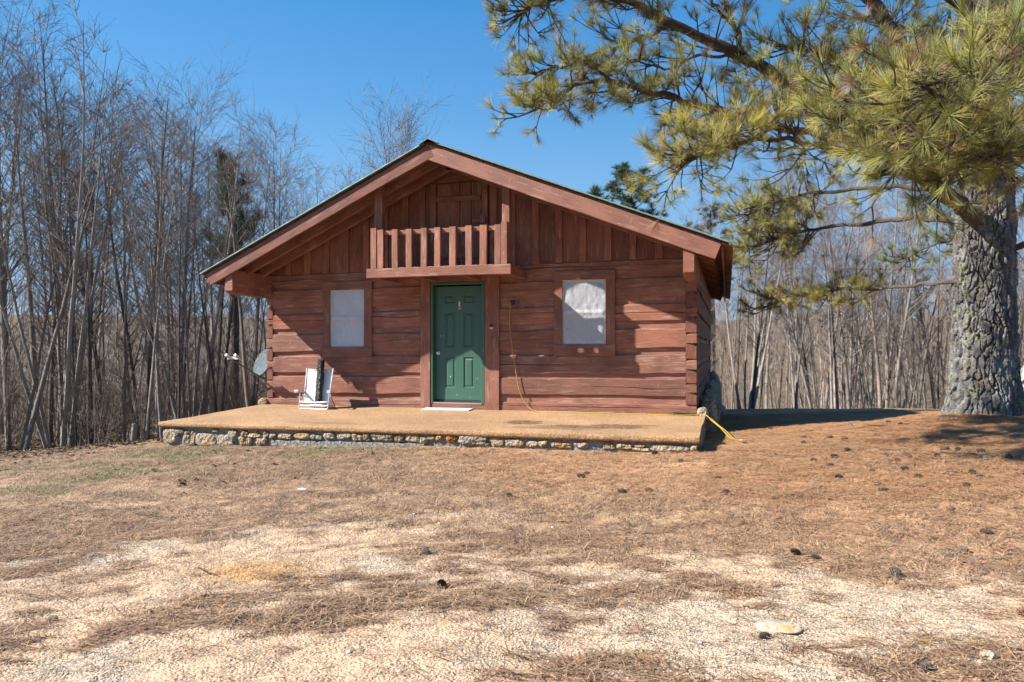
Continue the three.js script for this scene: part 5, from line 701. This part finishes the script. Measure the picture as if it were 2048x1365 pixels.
for (const [k, x, z, s, a, m, key, lean] of [[3, -10.03, 0.14, 1.15, 3.91, 0, 'A', 0.03], [6, -9.94, -0.93, 1.28, 4.66, 1, 'B', 0.03], [6, -7.83, -2.6, 1.06, 4.99, 1, 'C', 0.03], [4, -9.25, -2.7, 0.86, 5.92, 2, 'D', 0.03], [1, -11.83, -4.02, 1.02, 4.65, 2, 'D2', 0.03], [6, 5.16, -13.21, 1.15, 5.79, 1, 'R1', 0.03], [3, 7.69, -16.04, 1.2, 0.18, 1, 'R2', 0.03], [1, 8.88, -17.43, 1.09, 2.92, 0, 'R3', 0.03], [3, 10.23, -18.88, 1.34, 5.92, 1, 'R4', 0.03], [2, 6.75, -14.72, 1.22, 4.08, 1, 'R5', 0.03], [7, -11.33, -18.77, 1.6, 5.66, 0, 'T1', 0.03], [7, -10.25, -21.17, 1.63, 0.71, 0, 'T1b', 0.03], [7, -10.76, -10.6, 1.09, 2.95, 0, 'T2', 0.03], [4, -12.63, -2.78, 0.92, 1.14, 0, 'L', 0.03], [1, -7.46, -3.26, 0.66, 0.83, 2, 'L', 0.03], [4, -5.18, -1.33, 0.58, 1.82, 0, 'L', 0.03], [4, -7.42, -4.29, 0.73, 5.61, 0, 'L', 0.03], [2, -11.2, -1.97, 1.0, 1.89, 1, 'L', 0.03], [2, -7.35, -0.68, 0.95, 3.02, 1, 'L', 0.03], [2, -11.77, -2.61, 1.39, 2.25, 0, 'L', 0.03], [1, -11.51, -3.15, 0.97, 2.84, 2, 'L', 0.03], [4, -9.66, -4.2, 0.86, 5.92, 0, 'L', 0.03], [2, -10.85, -2.02, 1.15, 4.9, 0, 'L', 0.03], [1, -10.37, -1.77, 0.76, 3.22, 0, 'L', 0.03], [2, -9.58, -1.0, 0.88, 4.31, 2, 'L', 0.03], [2, -13.65, -4.21, 1.56, 1.01, 1, 'L', 0.03], [1, -16.87, -4.53, 1.16, 1.57, 2, 'L', 0.03], [0, -7.76, -1.52, 0.88, 0.82, 1, 'L', 0.03], [1, -11.0, -6.01, 0.84, 0.37, 2, 'L', 0.03], [2, -9.18, -1.07, 1.07, 4.33, 2, 'L', 0.03], [0, -10.58, -1.56, 0.86, 5.16, 0, 'L', 0.03], [0, -8.68, -1.48, 0.71, 1.71, 0, 'L', 0.03], [2, -10.21, -5.69, 1.11, 4.17, 1, 'L', 0.03], [2, -8.08, -2.9, 0.98, 4.34, 1, 'L', 0.03], [2, -14.59, -4.93, 1.4, 4.86, 0, 'L', 0.03], [2, -10.52, -1.57, 1.06, 4.04, 1, 'L', 0.03], [2, -10.38, -5.37, 1.19, 4.32, 0, 'L', 0.03], [2, -9.01, -6.65, 0.87, 2.27, 0, 'L', 0.03], [1, -7.08, -2.65, 0.58, 4.9, 2, 'L', 0.03], [1, -10.81, -4.14, 0.94, 4.0, 2, 'L', 0.03], [2, -6.77, -1.01, 0.86, 1.38, 2, 'L', 0.03], [0, -9.85, -4.19, 0.81, 5.6, 0, 'L', 0.03], [0, -16.24, -4.59, 1.3, 2.2, 0, 'L', 0.03], [4, -7.33, -1.15, 0.54, 2.55, 1, 'L', 0.03], [1, -11.62, -2.17, 0.91, 0.23, 2, 'L', 0.03], [7, -12.2, -7.09, 1.14, 5.14, 1, 'L2', 0.03], [3, -20.71, -12.81, 1.4, 3.74, 2, 'L2', 0.03], [1, -19.84, -14.72, 1.55, 4.16, 1, 'L2', 0.03], [7, -16.78, -8.39, 1.22, 5.6, 1, 'L2', 0.03], [1, -17.82, -9.29, 1.37, 2.39, 2, 'L2', 0.03], [7, -13.62, -16.06, 1.15, 2.61, 1, 'L2', 0.03], [4, -23.75, -13.88, 1.51, 0.77, 0, 'L2', 0.03], [2, -14.89, -10.29, 1.54, 0.08, 0, 'L2', 0.03], [4, -14.57, -8.44, 1.02, 5.3, 0, 'L2', 0.03], [4, -12.48, -9.19, 0.9, 5.42, 2, 'L2', 0.03], [0, -14.69, -15.53, 1.16, 4.45, 1, 'L2', 0.03], [0, -17.29, -12.88, 1.47, 5.1, 1, 'L2', 0.03], [7, -16.34, -4.81, 1.42, 3.43, 0, 'L2', 0.03], [4, -26.08, -10.83, 1.79, 5.28, 2, 'L2', 0.03], [3, -18.77, -11.89, 1.49, 4.76, 1, 'L2', 0.03], [4, -14.61, -5.32, 1.19, 0.9, 2, 'L2', 0.03], [4, -17.58, -10.71, 1.12, 3.4, 0, 'L2', 0.03], [2, -25.11, -10.59, 2.22, 0.16, 0, 'L2', 0.03], [4, -17.62, -15.62, 1.03, 0.77, 0, 'L2', 0.03], [0, -18.02, -13.74, 1.66, 4.43, 0, 'L2', 0.03], [1, -10.82, -11.64, 0.79, 1.34, 0, 'B1', 0.03], [0, -12.6, -16.58, 1.28, 5.52, 0, 'B1', 0.03], [7, -15.22, -13.19, 1.16, 5.89, 1, 'B1', 0.03], [7, -10.54, -10.26, 1.05, 3.48, 1, 'B1', 0.03], [1, -9.71, -12.88, 0.89, 0.84, 1, 'B1', 0.03], [2, -13.86, -12.9, 1.38, 0.54, 0, 'B1', 0.03], [0, -8.36, -11.31, 0.9, 5.51, 1, 'B1', 0.03], [0, -11.31, -13.1, 0.92, 0.95, 1, 'B1', 0.03], [1, -8.66, -17.98, 1.38, 4.18, 0, 'B1', 0.03], [2, -7.34, -12.16, 1.18, 5.84, 0, 'B1', 0.03], [2, -11.8, -18.38, 1.61, 5.05, 1, 'B1', 0.03], [0, -15.04, -18.06, 1.42, 2.48, 0, 'B1', 0.03], [1, -12.61, -9.39, 1.08, 3.02, 1, 'B1', 0.03], [2, -7.13, -10.63, 1.14, 2.9, 1, 'B1', 0.03], [0, 6.01, -23.64, 1.38, 2.95, 1, 'RR', 0.03], [1, 9.78, -14.56, 0.89, 0.21, 1, 'RR', 0.03], [1, 15.43, -20.62, 1.1, 4.23, 0, 'RR', 0.03], [0, 11.55, -30.76, 1.43, 4.24, 1, 'RR', 0.03], [1, 12.14, -16.25, 0.82, 0.49, 2, 'RR', 0.03], [2, 10.29, -30.91, 1.72, 1.78, 0, 'RR', 0.03], [1, 15.24, -27.57, 1.33, 5.91, 0, 'RR', 0.03], [2, 12.41, -21.35, 1.32, 4.28, 0, 'RR', 0.03], [1, 5.28, -11.78, 0.69, 5.9, 2, 'RR', 0.03], [1, 12.38, -17.71, 0.81, 1.53, 1, 'RR', 0.03], [0, 3.81, -18.18, 0.92, 4.02, 1, 'RR', 0.03], [1, 19.24, -33.11, 1.46, 1.18, 2, 'RR', 0.03], [1, 7.02, -29.07, 1.49, 1.02, 2, 'RR', 0.03], [2, 4.09, -24.51, 1.25, 2.66, 2, 'RR', 0.03], [1, 14.71, -23.75, 1.21, 5.6, 1, 'RR', 0.03], [1, 18.5, -25.47, 1.3, 1.65, 0, 'RR', 0.03], [2, 8.1, -14.48, 1.13, 5.02, 0, 'RR', 0.03], [2, 18.85, -27.67, 1.35, 1.26, 0, 'RR', 0.03], [0, 7.11, -18.71, 1.03, 4.83, 1, 'RR', 0.03], [1, 3.19, -15.91, 0.75, 5.13, 0, 'RR', 0.03], [5, 15.08, -31.97, 2.0, 5.1, 1, 'RR', 0.03], [0, 7.86, -14.36, 0.86, 4.24, 0, 'RR', 0.03], [1, 6.6, -12.74, 0.65, 0.32, 0, 'RR', 0.03], [1, 4.93, -17.76, 0.75, 3.31, 2, 'RR', 0.03], [2, 4.83, -14.8, 1.04, 1.02, 2, 'RR', 0.03], [2, 16.03, -19.37, 1.23, 5.89, 0, 'RR', 0.03], [2, 12.66, -15.56, 1.09, 2.73, 0, 'RR', 0.03], [1, 10.45, -27.09, 1.3, 0.65, 1, 'RR', 0.03], [0, 14.77, -21.83, 1.02, 3.62, 0, 'RR', 0.03], [2, 11.54, -29.56, 1.57, 1.26, 0, 'RR', 0.03], [1, 10.9, -19.52, 0.96, 1.56, 1, 'RR', 0.03], [1, 20.43, -31.4, 1.3, 0.9, 1, 'RR', 0.03], [0, 15.47, -23.37, 1.09, 4.51, 1, 'RR', 0.03], [1, 14.47, -17.61, 0.99, 5.42, 1, 'RR', 0.03], [2, 13.76, -28.69, 1.65, 3.68, 0, 'RR', 0.03], [2, 5.71, -18.59, 1.12, 2.4, 2, 'RR', 0.03], [2, 10.84, -26.0, 1.75, 4.35, 2, 'RR', 0.03], [1, 13.28, -23.6, 0.96, 4.84, 2, 'RR', 0.03], [0, 5.92, -16.72, 1.02, 5.42, 1, 'RR', 0.03], [0, 16.54, -22.24, 1.04, 4.73, 0, 'RR', 0.03], [2, 15.37, -32.1, 1.83, 1.31, 2, 'RR', 0.03], [1, 12.23, -30.03, 1.32, 6.09, 2, 'RR', 0.03], [1, 12.51, -20.39, 1.17, 3.85, 0, 'RR', 0.03], [5, 7.85, -13.96, 1.17, 0.63, 1, 'RR', 0.03], [1, 7.93, -26.91, 1.06, 2.59, 0, 'RR', 0.03], [2, 5.91, -23.66, 1.5, 2.62, 2, 'RR', 0.03], [1, 9.49, -22.33, 0.95, 5.59, 1, 'RR', 0.03], [1, 7.83, -19.83, 1.02, 3.54, 2, 'RR', 0.03], [0, 9.03, -18.39, 1.17, 0.39, 1, 'RR', 0.03], [0, 11.43, -28.64, 1.53, 5.82, 1, 'RR', 0.03], [1, 6.67, -24.65, 0.96, 4.22, 0, 'RR', 0.03], [2, 4.67, -17.28, 1.11, 2.77, 0, 'RR', 0.03], [1, 8.39, -26.52, 1.4, 3.93, 2, 'RR', 0.03], [0, 14.55, -15.84, 0.89, 2.35, 0, 'RR', 0.03]]) plantTree(k, x, z, s, a, m, 'bare_tree', TL[key]?.[0] ?? `${FORM[k]} ${TONE[m]} bare tree ${ZONE[key][0]}`, TL[key]?.[1] ?? (ZONE[key] && `${FORM[k]} ${TONE[m]} ${ZONE[key][1]}`), lean);

// ---------------------------------------------------------------- woods too dense to count, brush and distant hillside
{
  const r = rng(808), lists = [[], [], []], q0 = (a, l = 0.06) => new THREE.Quaternion().setFromEuler(new THREE.Euler(rr(-l, l, r), a, rr(-l, l, r)));
  const put = (x, z, s) => { const k = Math.floor(r() * 3); lists[k].push([V(x, land(x, z) - 0.05, z), q0(r() * 6.28, 0.18), V(s, s * (0.8 + 0.5 * r()), s), ((b, w) => lin(b, b * (0.96 - 0.05 * w), b * (0.94 - 0.12 * w)))(0.7 + 0.6 * r(), r())]); };
  for (let i = 0; i < 900; i++) { const x = -6.2 - 24 * r() ** 1.3, z = 1.2 - 26 * r(); if (z < 0.35 * (-6 - x) - 0.6 && !(x > -7.4 && z > -1.5)) put(x, z, 0.5 + 0.6 * r()); }
  for (let i = 0; i < 420; i++) { const x = -8 + 44 * r(), z = -13.5 - 24 * r(); put(x, z, 0.4 + 0.5 * r()); }
  M.brush = bark([0.22, 0.178, 0.145]);
  const G = small.map((s) => mergeGeometries([s.trunk, s.crown]));
  lists.forEach((l, k) => tag(instanced('brush', G[k], M.brush, l), ['tangled bare brush filling the woods edge', 'low leafless bushes along the woods edge', 'thin whippy saplings crowding the woods edge'][k], 'brush'));
  // bare wood beyond: a mass of grey-brown trees down the slope and up the far hill
  const fk = [bareTree(3001, { H: 8.5, rad: 0.085, n: 16, first: 0.3, spread: 0.34, sub: 4, tw: 2 }), bareTree(3002, { H: 9.5, rad: 0.09, n: 15, first: 0.4, spread: 0.3, sub: 4, tw: 2 }), bareTree(3003, { H: 7, rad: 0.07, n: 16, first: 0.25, spread: 0.38, sub: 4, tw: 2 })].map((s) => mergeGeometries([s.trunk, s.crown])), fl = [[], [], []];
  for (let i = 0; i < 2200; i++) {
    const a = lerp(-1.45, 0.62, r()), d = 30 + 125 * r() ** 1.25, x = 4.5 + Math.sin(a) * d, z = 12 - Math.cos(a) * d; if (z > -15 && x > -17) continue;
    const s = (0.75 + 0.45 * r()) * (d > 60 ? 0.95 : 0.82) * (a < 0.1 && d < 90 ? 0.62 : 1); fl[Math.floor(r() * 3)].push([V(x, land(x, z) - 0.2, z), q0(r() * 6.28, 0.05), V(s, s, s), ((b, w) => lin(b, b * (0.97 - 0.04 * w), b * (0.95 - 0.09 * w)))(0.7 + 0.55 * r(), r())]);
  }
  M.farWood = bark([0.30, 0.25, 0.21]);  // bark colour lightened to stand in for haze over the distant trees
  fl.forEach((l, k) => tag(instanced('distant_woods', fk[k], M.farWood, l), ['grey-brown leafless woods covering the slope behind', 'tall bare woods massed beyond the yard trees', 'low bare woods on the far hillside'][k], 'woods'));
}
// evergreens standing among the bare trees
const sprayBig = [sprayGeo(60, 0.36, 0.016, 21, 1.2), sprayGeo(60, 0.30, 0.016, 22, 1.5)];
function evergreen(x, z, topY, crownLow, rx, dens, label, tint, seed) {
  const y0 = land(x, z), t = thing('evergreen_tree', [x, y0, z], label, 'tree', 'evergreens among the bare woods'), r = rng(seed), H = topY - y0, list = [], br = [];
  part(t, 'trunk', tubeGeo([V(x, y0 - 0.2, z), V(x + 0.1, y0 + H * 0.5, z), V(x, topY - 0.2, z)], [0.02 * H, 0.014 * H, 0.02], 8), M.pineLimb);
  const nb = Math.round(24 * dens); for (let k = 0; k < nb; k++) {
    const f = (k + r()) / nb, y = lerp(crownLow, topY, f), a = r() * 6.28, L = rx * (1 - 0.85 * f ** 1.4) * (0.55 + 0.6 * r()) + 0.25, d = V(Math.cos(a), 0.25 + 0.45 * r(), Math.sin(a)).normalize(), o = V(x, y, z), e = o.clone().addScaledVector(d, L);
    br.push(tubeGeo([o, o.clone().lerp(e, 0.5).add(V(0, -0.05 * L, 0)), e], [0.035, 0.025, 0.01], 4, { cap: false }));
    const nt = Math.round((4 + L * 4.5)); for (let m = 0; m < nt; m++) { const p = o.clone().lerp(e, 0.3 + 0.75 * r()).add(V((r() - 0.5) * 0.7, (r() - 0.4) * 0.5, (r() - 0.5) * 0.7)), s = 0.9 + 0.6 * r(), b = 0.7 + 0.6 * r(); list.push([p, aim(V((r() - 0.5), 1, (r() - 0.5)), r() * 6), V(s, s, s), lin(tint[0] * b, tint[1] * b, tint[2] * b)]); }
  }
  part(t, 'branches', mergeGeometries(br), M.pineTwig); instanced('crown', sprayBig[seed % 2], M.needle, list, t, V(x, y0, z));
}
evergreen(-0.54, -28.2, 11.2, 6.6, 2.1, 1.5, 'dark bushy pine rising just behind the right roof slope', [0.075, 0.125, 0.05], 31);
evergreen(-2.7, -27.6, 9.95, 7.6, 0.7, 0.35, 'small pine tip just showing over the right roof slope', [0.07, 0.115, 0.05], 34);
evergreen(3.6, -31.5, 9.5, 4.5, 1.7, 0.9, 'thin brownish evergreen above the right end of the roof', [0.10, 0.115, 0.06], 33);
evergreen(-11.2, -8.6, 7.7, 3.6, 1.0, 0.75, 'dull green cedar among the bare trees left of the roof', [0.085, 0.10, 0.045], 36);
for (const [x, z, h, k] of [[15.5, -85, 9.0, 41], [18.5, -92, 9.5, 42], [22, -88, 9.2, 44], [11, -95, 9.3, 43], [28, -90, 10, 46]]) evergreen(x, z, land(x, z) + h, land(x, z) + 3.5, 1.9, 0.8, 'far evergreen on the wooded ridge beyond the yard', [0.07, 0.10, 0.05], k);

// ---------------------------------------------------------------- what covers the ground
{
  const tone = (x, y, z) => lin(x * 0.66, y * 0.63, z * 0.57), r = rng(515), E = (x, y, z) => new THREE.Quaternion().setFromEuler(new THREE.Euler(x, y, z, 'YXZ'));
  // bent pine needle, about 15 cm, lying along x
  const needle = (() => { const g = new GB(), w = 0.0016, pts = [[-0.07, 0, 0], [-0.02, 0.004, 0.008], [0.03, 0.005, 0.008], [0.075, 0.001, 0]]; for (let i = 0; i < 3; i++) { const a = VA(pts[i]), b = VA(pts[i + 1]), u = [0, 0]; g.quad(a.clone().add(V(0, 0, -w)), b.clone().add(V(0, 0, -w)), b.clone().add(V(0, 0, w)), a.clone().add(V(0, 0, w)), u, u, u, u); } return g.geo(); })();
  const blade = (() => { const g = new GB(), w = 0.0026, u = [0, 0], a = V(-w, 0, 0), b = V(w, 0, 0), c = V(w * 0.8, 0.03, 0.012), d = V(-w * 0.8, 0.03, 0.012), e = V(0, 0.055, 0.04); g.quad(a, b, c, d, u, u, u, u); g.tri(d, c, e, u, u, u); return g.geo(); })();
  const pebbles = [0, 1, 2].map((k) => stoneGeo(0, 0, 0, 1, 0.45, 0.85, 60 + k, 0, 0.35, 2.6));
  const leaf = (() => { const g = new GB(), u = [0, 0], s = [[-0.04, 0], [-0.015, 0.018], [0.015, 0.02], [0.045, 0], [0.015, -0.02], [-0.015, -0.018]].map(([x, z], i) => V(x, 0.010 * Math.sin(i * 1.7) + 0.006, z)), c = V(0, 0, 0); for (let i = 0; i < 6; i++) g.tri(c, s[i], s[(i + 1) % 6], u, u, u); return g.geo(); })();
  const matte = new THREE.MeshStandardMaterial({ roughness: 0.9, side: THREE.DoubleSide }), dry = new THREE.MeshPhysicalMaterial({ roughness: 0.85, transmission: 0.25, thickness: 0, side: THREE.DoubleSide });
  const spot = () => { if (r() < 0.2) return [lerp(4.3, 10, r()), lerp(-4, 5, r())]; const t = r() ** 0.72, z = lerp(11.2, -3.5, t); const x = z > 2.7 ? 4.53 + (r() - 0.62) * (3.4 + (12 - z) * 1.75) : lerp(4.0, 11, r()); return [x, z]; };
  const A = [], B = [], G = [], P = [[], [], []], D = [];
  const ok = (x, z) => !inPatio(x, z) && Math.hypot(x - 8, z - 0.18) > 0.55;
  for (let i = 0; i < 800000 && A.length < 270000; i++) { const [x, z] = spot(); if (!ok(x, z)) continue; const c = cover(x, z), low = ss(6.2, 7.2, z), d = Math.max(c.straw * 0.95, (0.22 + 0.6 * low) * (1 - c.gravel) * ss(0.3 - 0.3 * low, 0.6 - 0.3 * low, vn(x * 2, z * 2, 5)), 0.06) * (1 - 0.6 * c.gravel) * (0.4 + 1.2 * vn(x * 3, z * 3, 77)); if (r() > d) continue; const s = 0.7 + 0.5 * r(), k = 0.6 + 0.75 * r(), y = c.straw, dir = c.gravel > 0.1 ? rr(-0.6, 0.6, r) + (x < 3 ? 0.4 : -0.2) : r() * 6.28; A.push([V(x, ground(x, z) + 0.006 + 0.018 * r() * (1 - c.gravel), z), E(rr(-0.25, 0.25, r), dir, rr(-0.18, 0.18, r)), V(s, 1, 1.1), r() < 0.3 ? tone(0.58 * k, 0.40 * k, 0.23 * k) : low > 0.5 ? tone(0.33 * k, 0.19 * k, 0.125 * k) : tone(lerp(0.27, 0.64, y) * k, lerp(0.16, 0.335, y) * k, lerp(0.095, 0.175, y) * k)]); }
  for (let i = 0; i < 800000 && B.length < 250000; i++) { const [x, z] = spot(); if (!ok(x, z) || z < 2) continue; const c = cover(x, z), tuft = ss(0.35, 0.65, vn(x * 6, z * 6, 91)), d = (1 - c.gravel * 0.93) * (0.3 + 0.7 * tuft) * (1 - 0.7 * c.straw); if (r() > d) continue; const s = 0.6 + 1.2 * r() * (0.5 + tuft), k = 0.55 + 0.8 * r(); B.push([V(x, ground(x, z) - 0.002, z), E(rr(0.5, 1.45, r), r() * 6.28, 0), V(1, s, s), r() < 0.38 ? tone(0.22 * k, 0.135 * k, 0.085 * k) : tone(0.64 * k, 0.435 * k, 0.275 * k)]); }
  for (let i = 0; i < 240000 && G.length < 26000; i++) { const [x, z] = spot(); if (!ok(x, z)) continue; const c = cover(x, z); let d = c.green; if (z > 2.62 && z < 2.85 && x > -3.8 && x < 4) d = Math.max(d, 0.5 * ss(0.62, 0.72, vn(x * 2.2, 3, 6))); if (r() > d) continue; const s = 0.5 + 0.7 * r(), k = 0.7 + 0.6 * r(); G.push([V(x, ground(x, z) - 0.002, z), E(rr(0.1, 1.2, r), r() * 6.28, 0), V(1.1, s, s), tone(0.16 * k, 0.205 * k, 0.055 * k)]); }
  for (let i = 0; i < 900000 && P[0].length + P[1].length + P[2].length < 100000; i++) { const z = lerp(11, 5.4, r() ** 0.85), x = 4.53 + (r() - 0.62) * (3.2 + (12 - z) * 1.7), c = cover(x, z); if (r() > c.gravel * (0.2 + 0.8 * (1 - clamp(c.sandy))) + 0.008) continue; const s = 0.0026 + 0.0046 * r() ** 2.4 + (r() < 0.005 ? 0.014 * r() : 0), k = 0.75 + 0.5 * r(), w = r(); P[i % 3].push([V(x, ground(x, z) + s * 0.1, z), E(rr(-0.3, 0.3, r), r() * 6.28, rr(-0.3, 0.3, r)), V(s, s, s), w < 0.5 ? tone(0.72 * k, 0.63 * k, 0.54 * k) : w < 0.88 ? tone(0.66 * k, 0.52 * k, 0.39 * k) : tone(0.5 * k, 0.42 * k, 0.35 * k)]); }
  for (let i = 0; i < 60000 && D.length < 16000; i++) { let x, z; if (r() < 0.7) { x = -4.2 - 9 * r(); z = 3.6 - 10 * r() ** 1.2; } else [x, z] = spot(); if (!ok(x, z)) continue; const w = Math.max(ss(-4.4, -6.5, x + 0.3 * (z - 3)), 0.5 * ss(0.5, 0.7, vn(x * 1.5, z * 1.5, 33)) * ss(2, -1.5, x) * ss(6.5, 4.5, z)); if (r() > w) continue; const s = 0.6 + 0.7 * r(), k = 0.6 + 0.7 * r(); D.push([V(x, ground(x, z) + 0.008, z), E(rr(-0.5, 0.5, r), r() * 6.28, rr(-0.5, 0.5, r)), V(s, s, s), r() < 0.3 ? tone(0.36 * k, 0.25 * k, 0.16 * k) : tone(0.22 * k, 0.125 * k, 0.07 * k)]); }
  tag(instanced('pine_straw', needle, matte, A), 'loose orange-brown pine needles strewn over the yard', 'pine straw');
  tag(instanced('dry_grass', blade, dry, B), 'short flattened straw-coloured grass of the yard', 'grass');
  tag(instanced('green_grass', blade, dry, G), 'sparse green grass blades on the left of the yard', 'grass');
  P.forEach((l, k) => tag(instanced('gravel', pebbles[k], matte, l), ['pale crushed gravel over the foreground', 'tan crushed gravel mixed through the foreground', 'small grey chips of gravel in the foreground'][k], 'gravel'));
  tag(instanced('leaf_litter', leaf, matte, D), 'curled brown leaves at the woods edge', 'leaves');
}
// ---------------------------------------------------------------- single small things lying about
{
  const g = (x, z, d = 0) => ground(x, z) + d; M.paleStone = new THREE.MeshStandardMaterial({ color: lin(1.05, 0.98, 0.88), map: rep(rockTex, 3, 3), bumpMap: rep(rockBump, 4, 4), bumpScale: 0.006, roughness: 0.9 });
  solo('flat_stone', stoneGeo(0, 0, 0, 0.12, 0.02, 0.085, 97, 3, 0.4, 2.2), M.paleStone, [4.79, g(4.79, 7.94, -0.002), 7.94], 'flat tan stone half buried in the gravel behind a pine cone', 'stone');
  solo('small_rock', stoneGeo(0, 0, 0, 0.028, 0.018, 0.022, 92, 2, 0.3), M.stone[3], [0.84, g(0.84, 8.75, 0.012), 8.75], 'small brown rock on the gravel at lower left', 'stone');
  solo('white_pebble', stoneGeo(0, 0, 0, 0.03, 0.02, 0.026, 93, 2, 0.3), M.stone[1], [5.7, g(5.7, 8.09, 0.014), 8.09], 'pale rough pebble in gravel near the lower right corner', 'stone');
  solo('bark_chip', stoneGeo(0, 0, 0, 0.06, 0.008, 0.02, 94, 2, 0.3), M.white, [0.31, g(0.31, 5.36, 0.012), 5.36], 'whitish chip lying in the brown thatch left of centre', 'chip');
  solo('fallen_leaf', stoneGeo(0, 0, 0, 0.06, 0.006, 0.025, 95, 2, 0.3), M.orangeStone, [3.22, g(3.22, 6.03, 0.012), 6.03], 'curled orange dead leaf on the thatch near the middle', 'leaf');
  const st = [[-0.4, 6.62, 0.5, 0.1], [6.6, 0.9, 0.5, -0.4], [6.3, 0.6, 0.35, 1.1], [1.2, 7.9, 0.25, 0.4], [5.2, 2.9, 0.3, 0.2]], sl = ['dark fallen stick lying in the thatch at the left', 'dead twig lying on straw left of the big pine', 'short dead twig sticking up left of the big pine', 'small stick by the orange sandy patch in the gravel', 'short twig on the straw among the cones by the patio'];
  st.forEach(([x, z, L, a], i) => { const p = steps(-0.5, 0.5, 0.25).map((t, k) => V(t * L * Math.cos(a), 0.012 + (i === 2 ? 0.1 : 0.02) * Math.abs(t) + 0.01 * h2(k, i), t * L * Math.sin(a))); solo('stick', tubeGeo(p, p.map((_, k) => 0.006 - 0.0008 * k), 5), M.pineTwig, [x, g(x, z), z], sl[i], 'stick', 'sticks on the ground'); });
  const po = solo('stump', tubeGeo([V(0, -0.2, 0), V(0.02, 0.15, 0), V(0.05, 0.42, 0)], [0.075, 0.06, 0.05], 9, { bump: 0.3 }), M.barks[1], [-7.6, g(-7.6, -0.6), -0.6], 'short grey leaning stump at the woods edge left of the patio', 'stump');
  // grey storage tank, its end just showing behind the pine
  const t = thing('storage_tank', [9.35, 0.4, -1.3], 'pale grey rounded tank behind the big pine at the right edge', 'tank'); part(t, 'shell', new THREE.CapsuleGeometry(0.46, 1.5, 10, 28).rotateZ(Math.PI / 2).rotateY(0.25).translate(10.15, 0.98, -1.5), M.tank); for (const x of [9.7, 10.6]) part(t, 'saddle', box(x - 0.05, x + 0.05, 0.2, 0.66, -1.72, -1.28), M.dark);
  // overhead wires
  for (const [a, b, l] of [[[-40, 5.6, -6], [40, 4.4, -29.5], 'upper overhead wire crossing behind the pine limbs'], [[-40, 4.6, -9], [42, 3.9, -32], 'lower overhead wire crossing behind the pine trunk']]) { const A = VA(a), B = VA(b), p = steps(0, 1, 0.04).map((u) => A.clone().lerp(B, u).add(V(0, -0.5 * 4 * u * (1 - u) + 0.3, 0))); solo('overhead_wire', tubeGeo(p, p.map(() => 0.011), 5), M.black, [0, 0, 0], l, 'wire', 'overhead wires'); }
}
renderer.render(scene, camera);
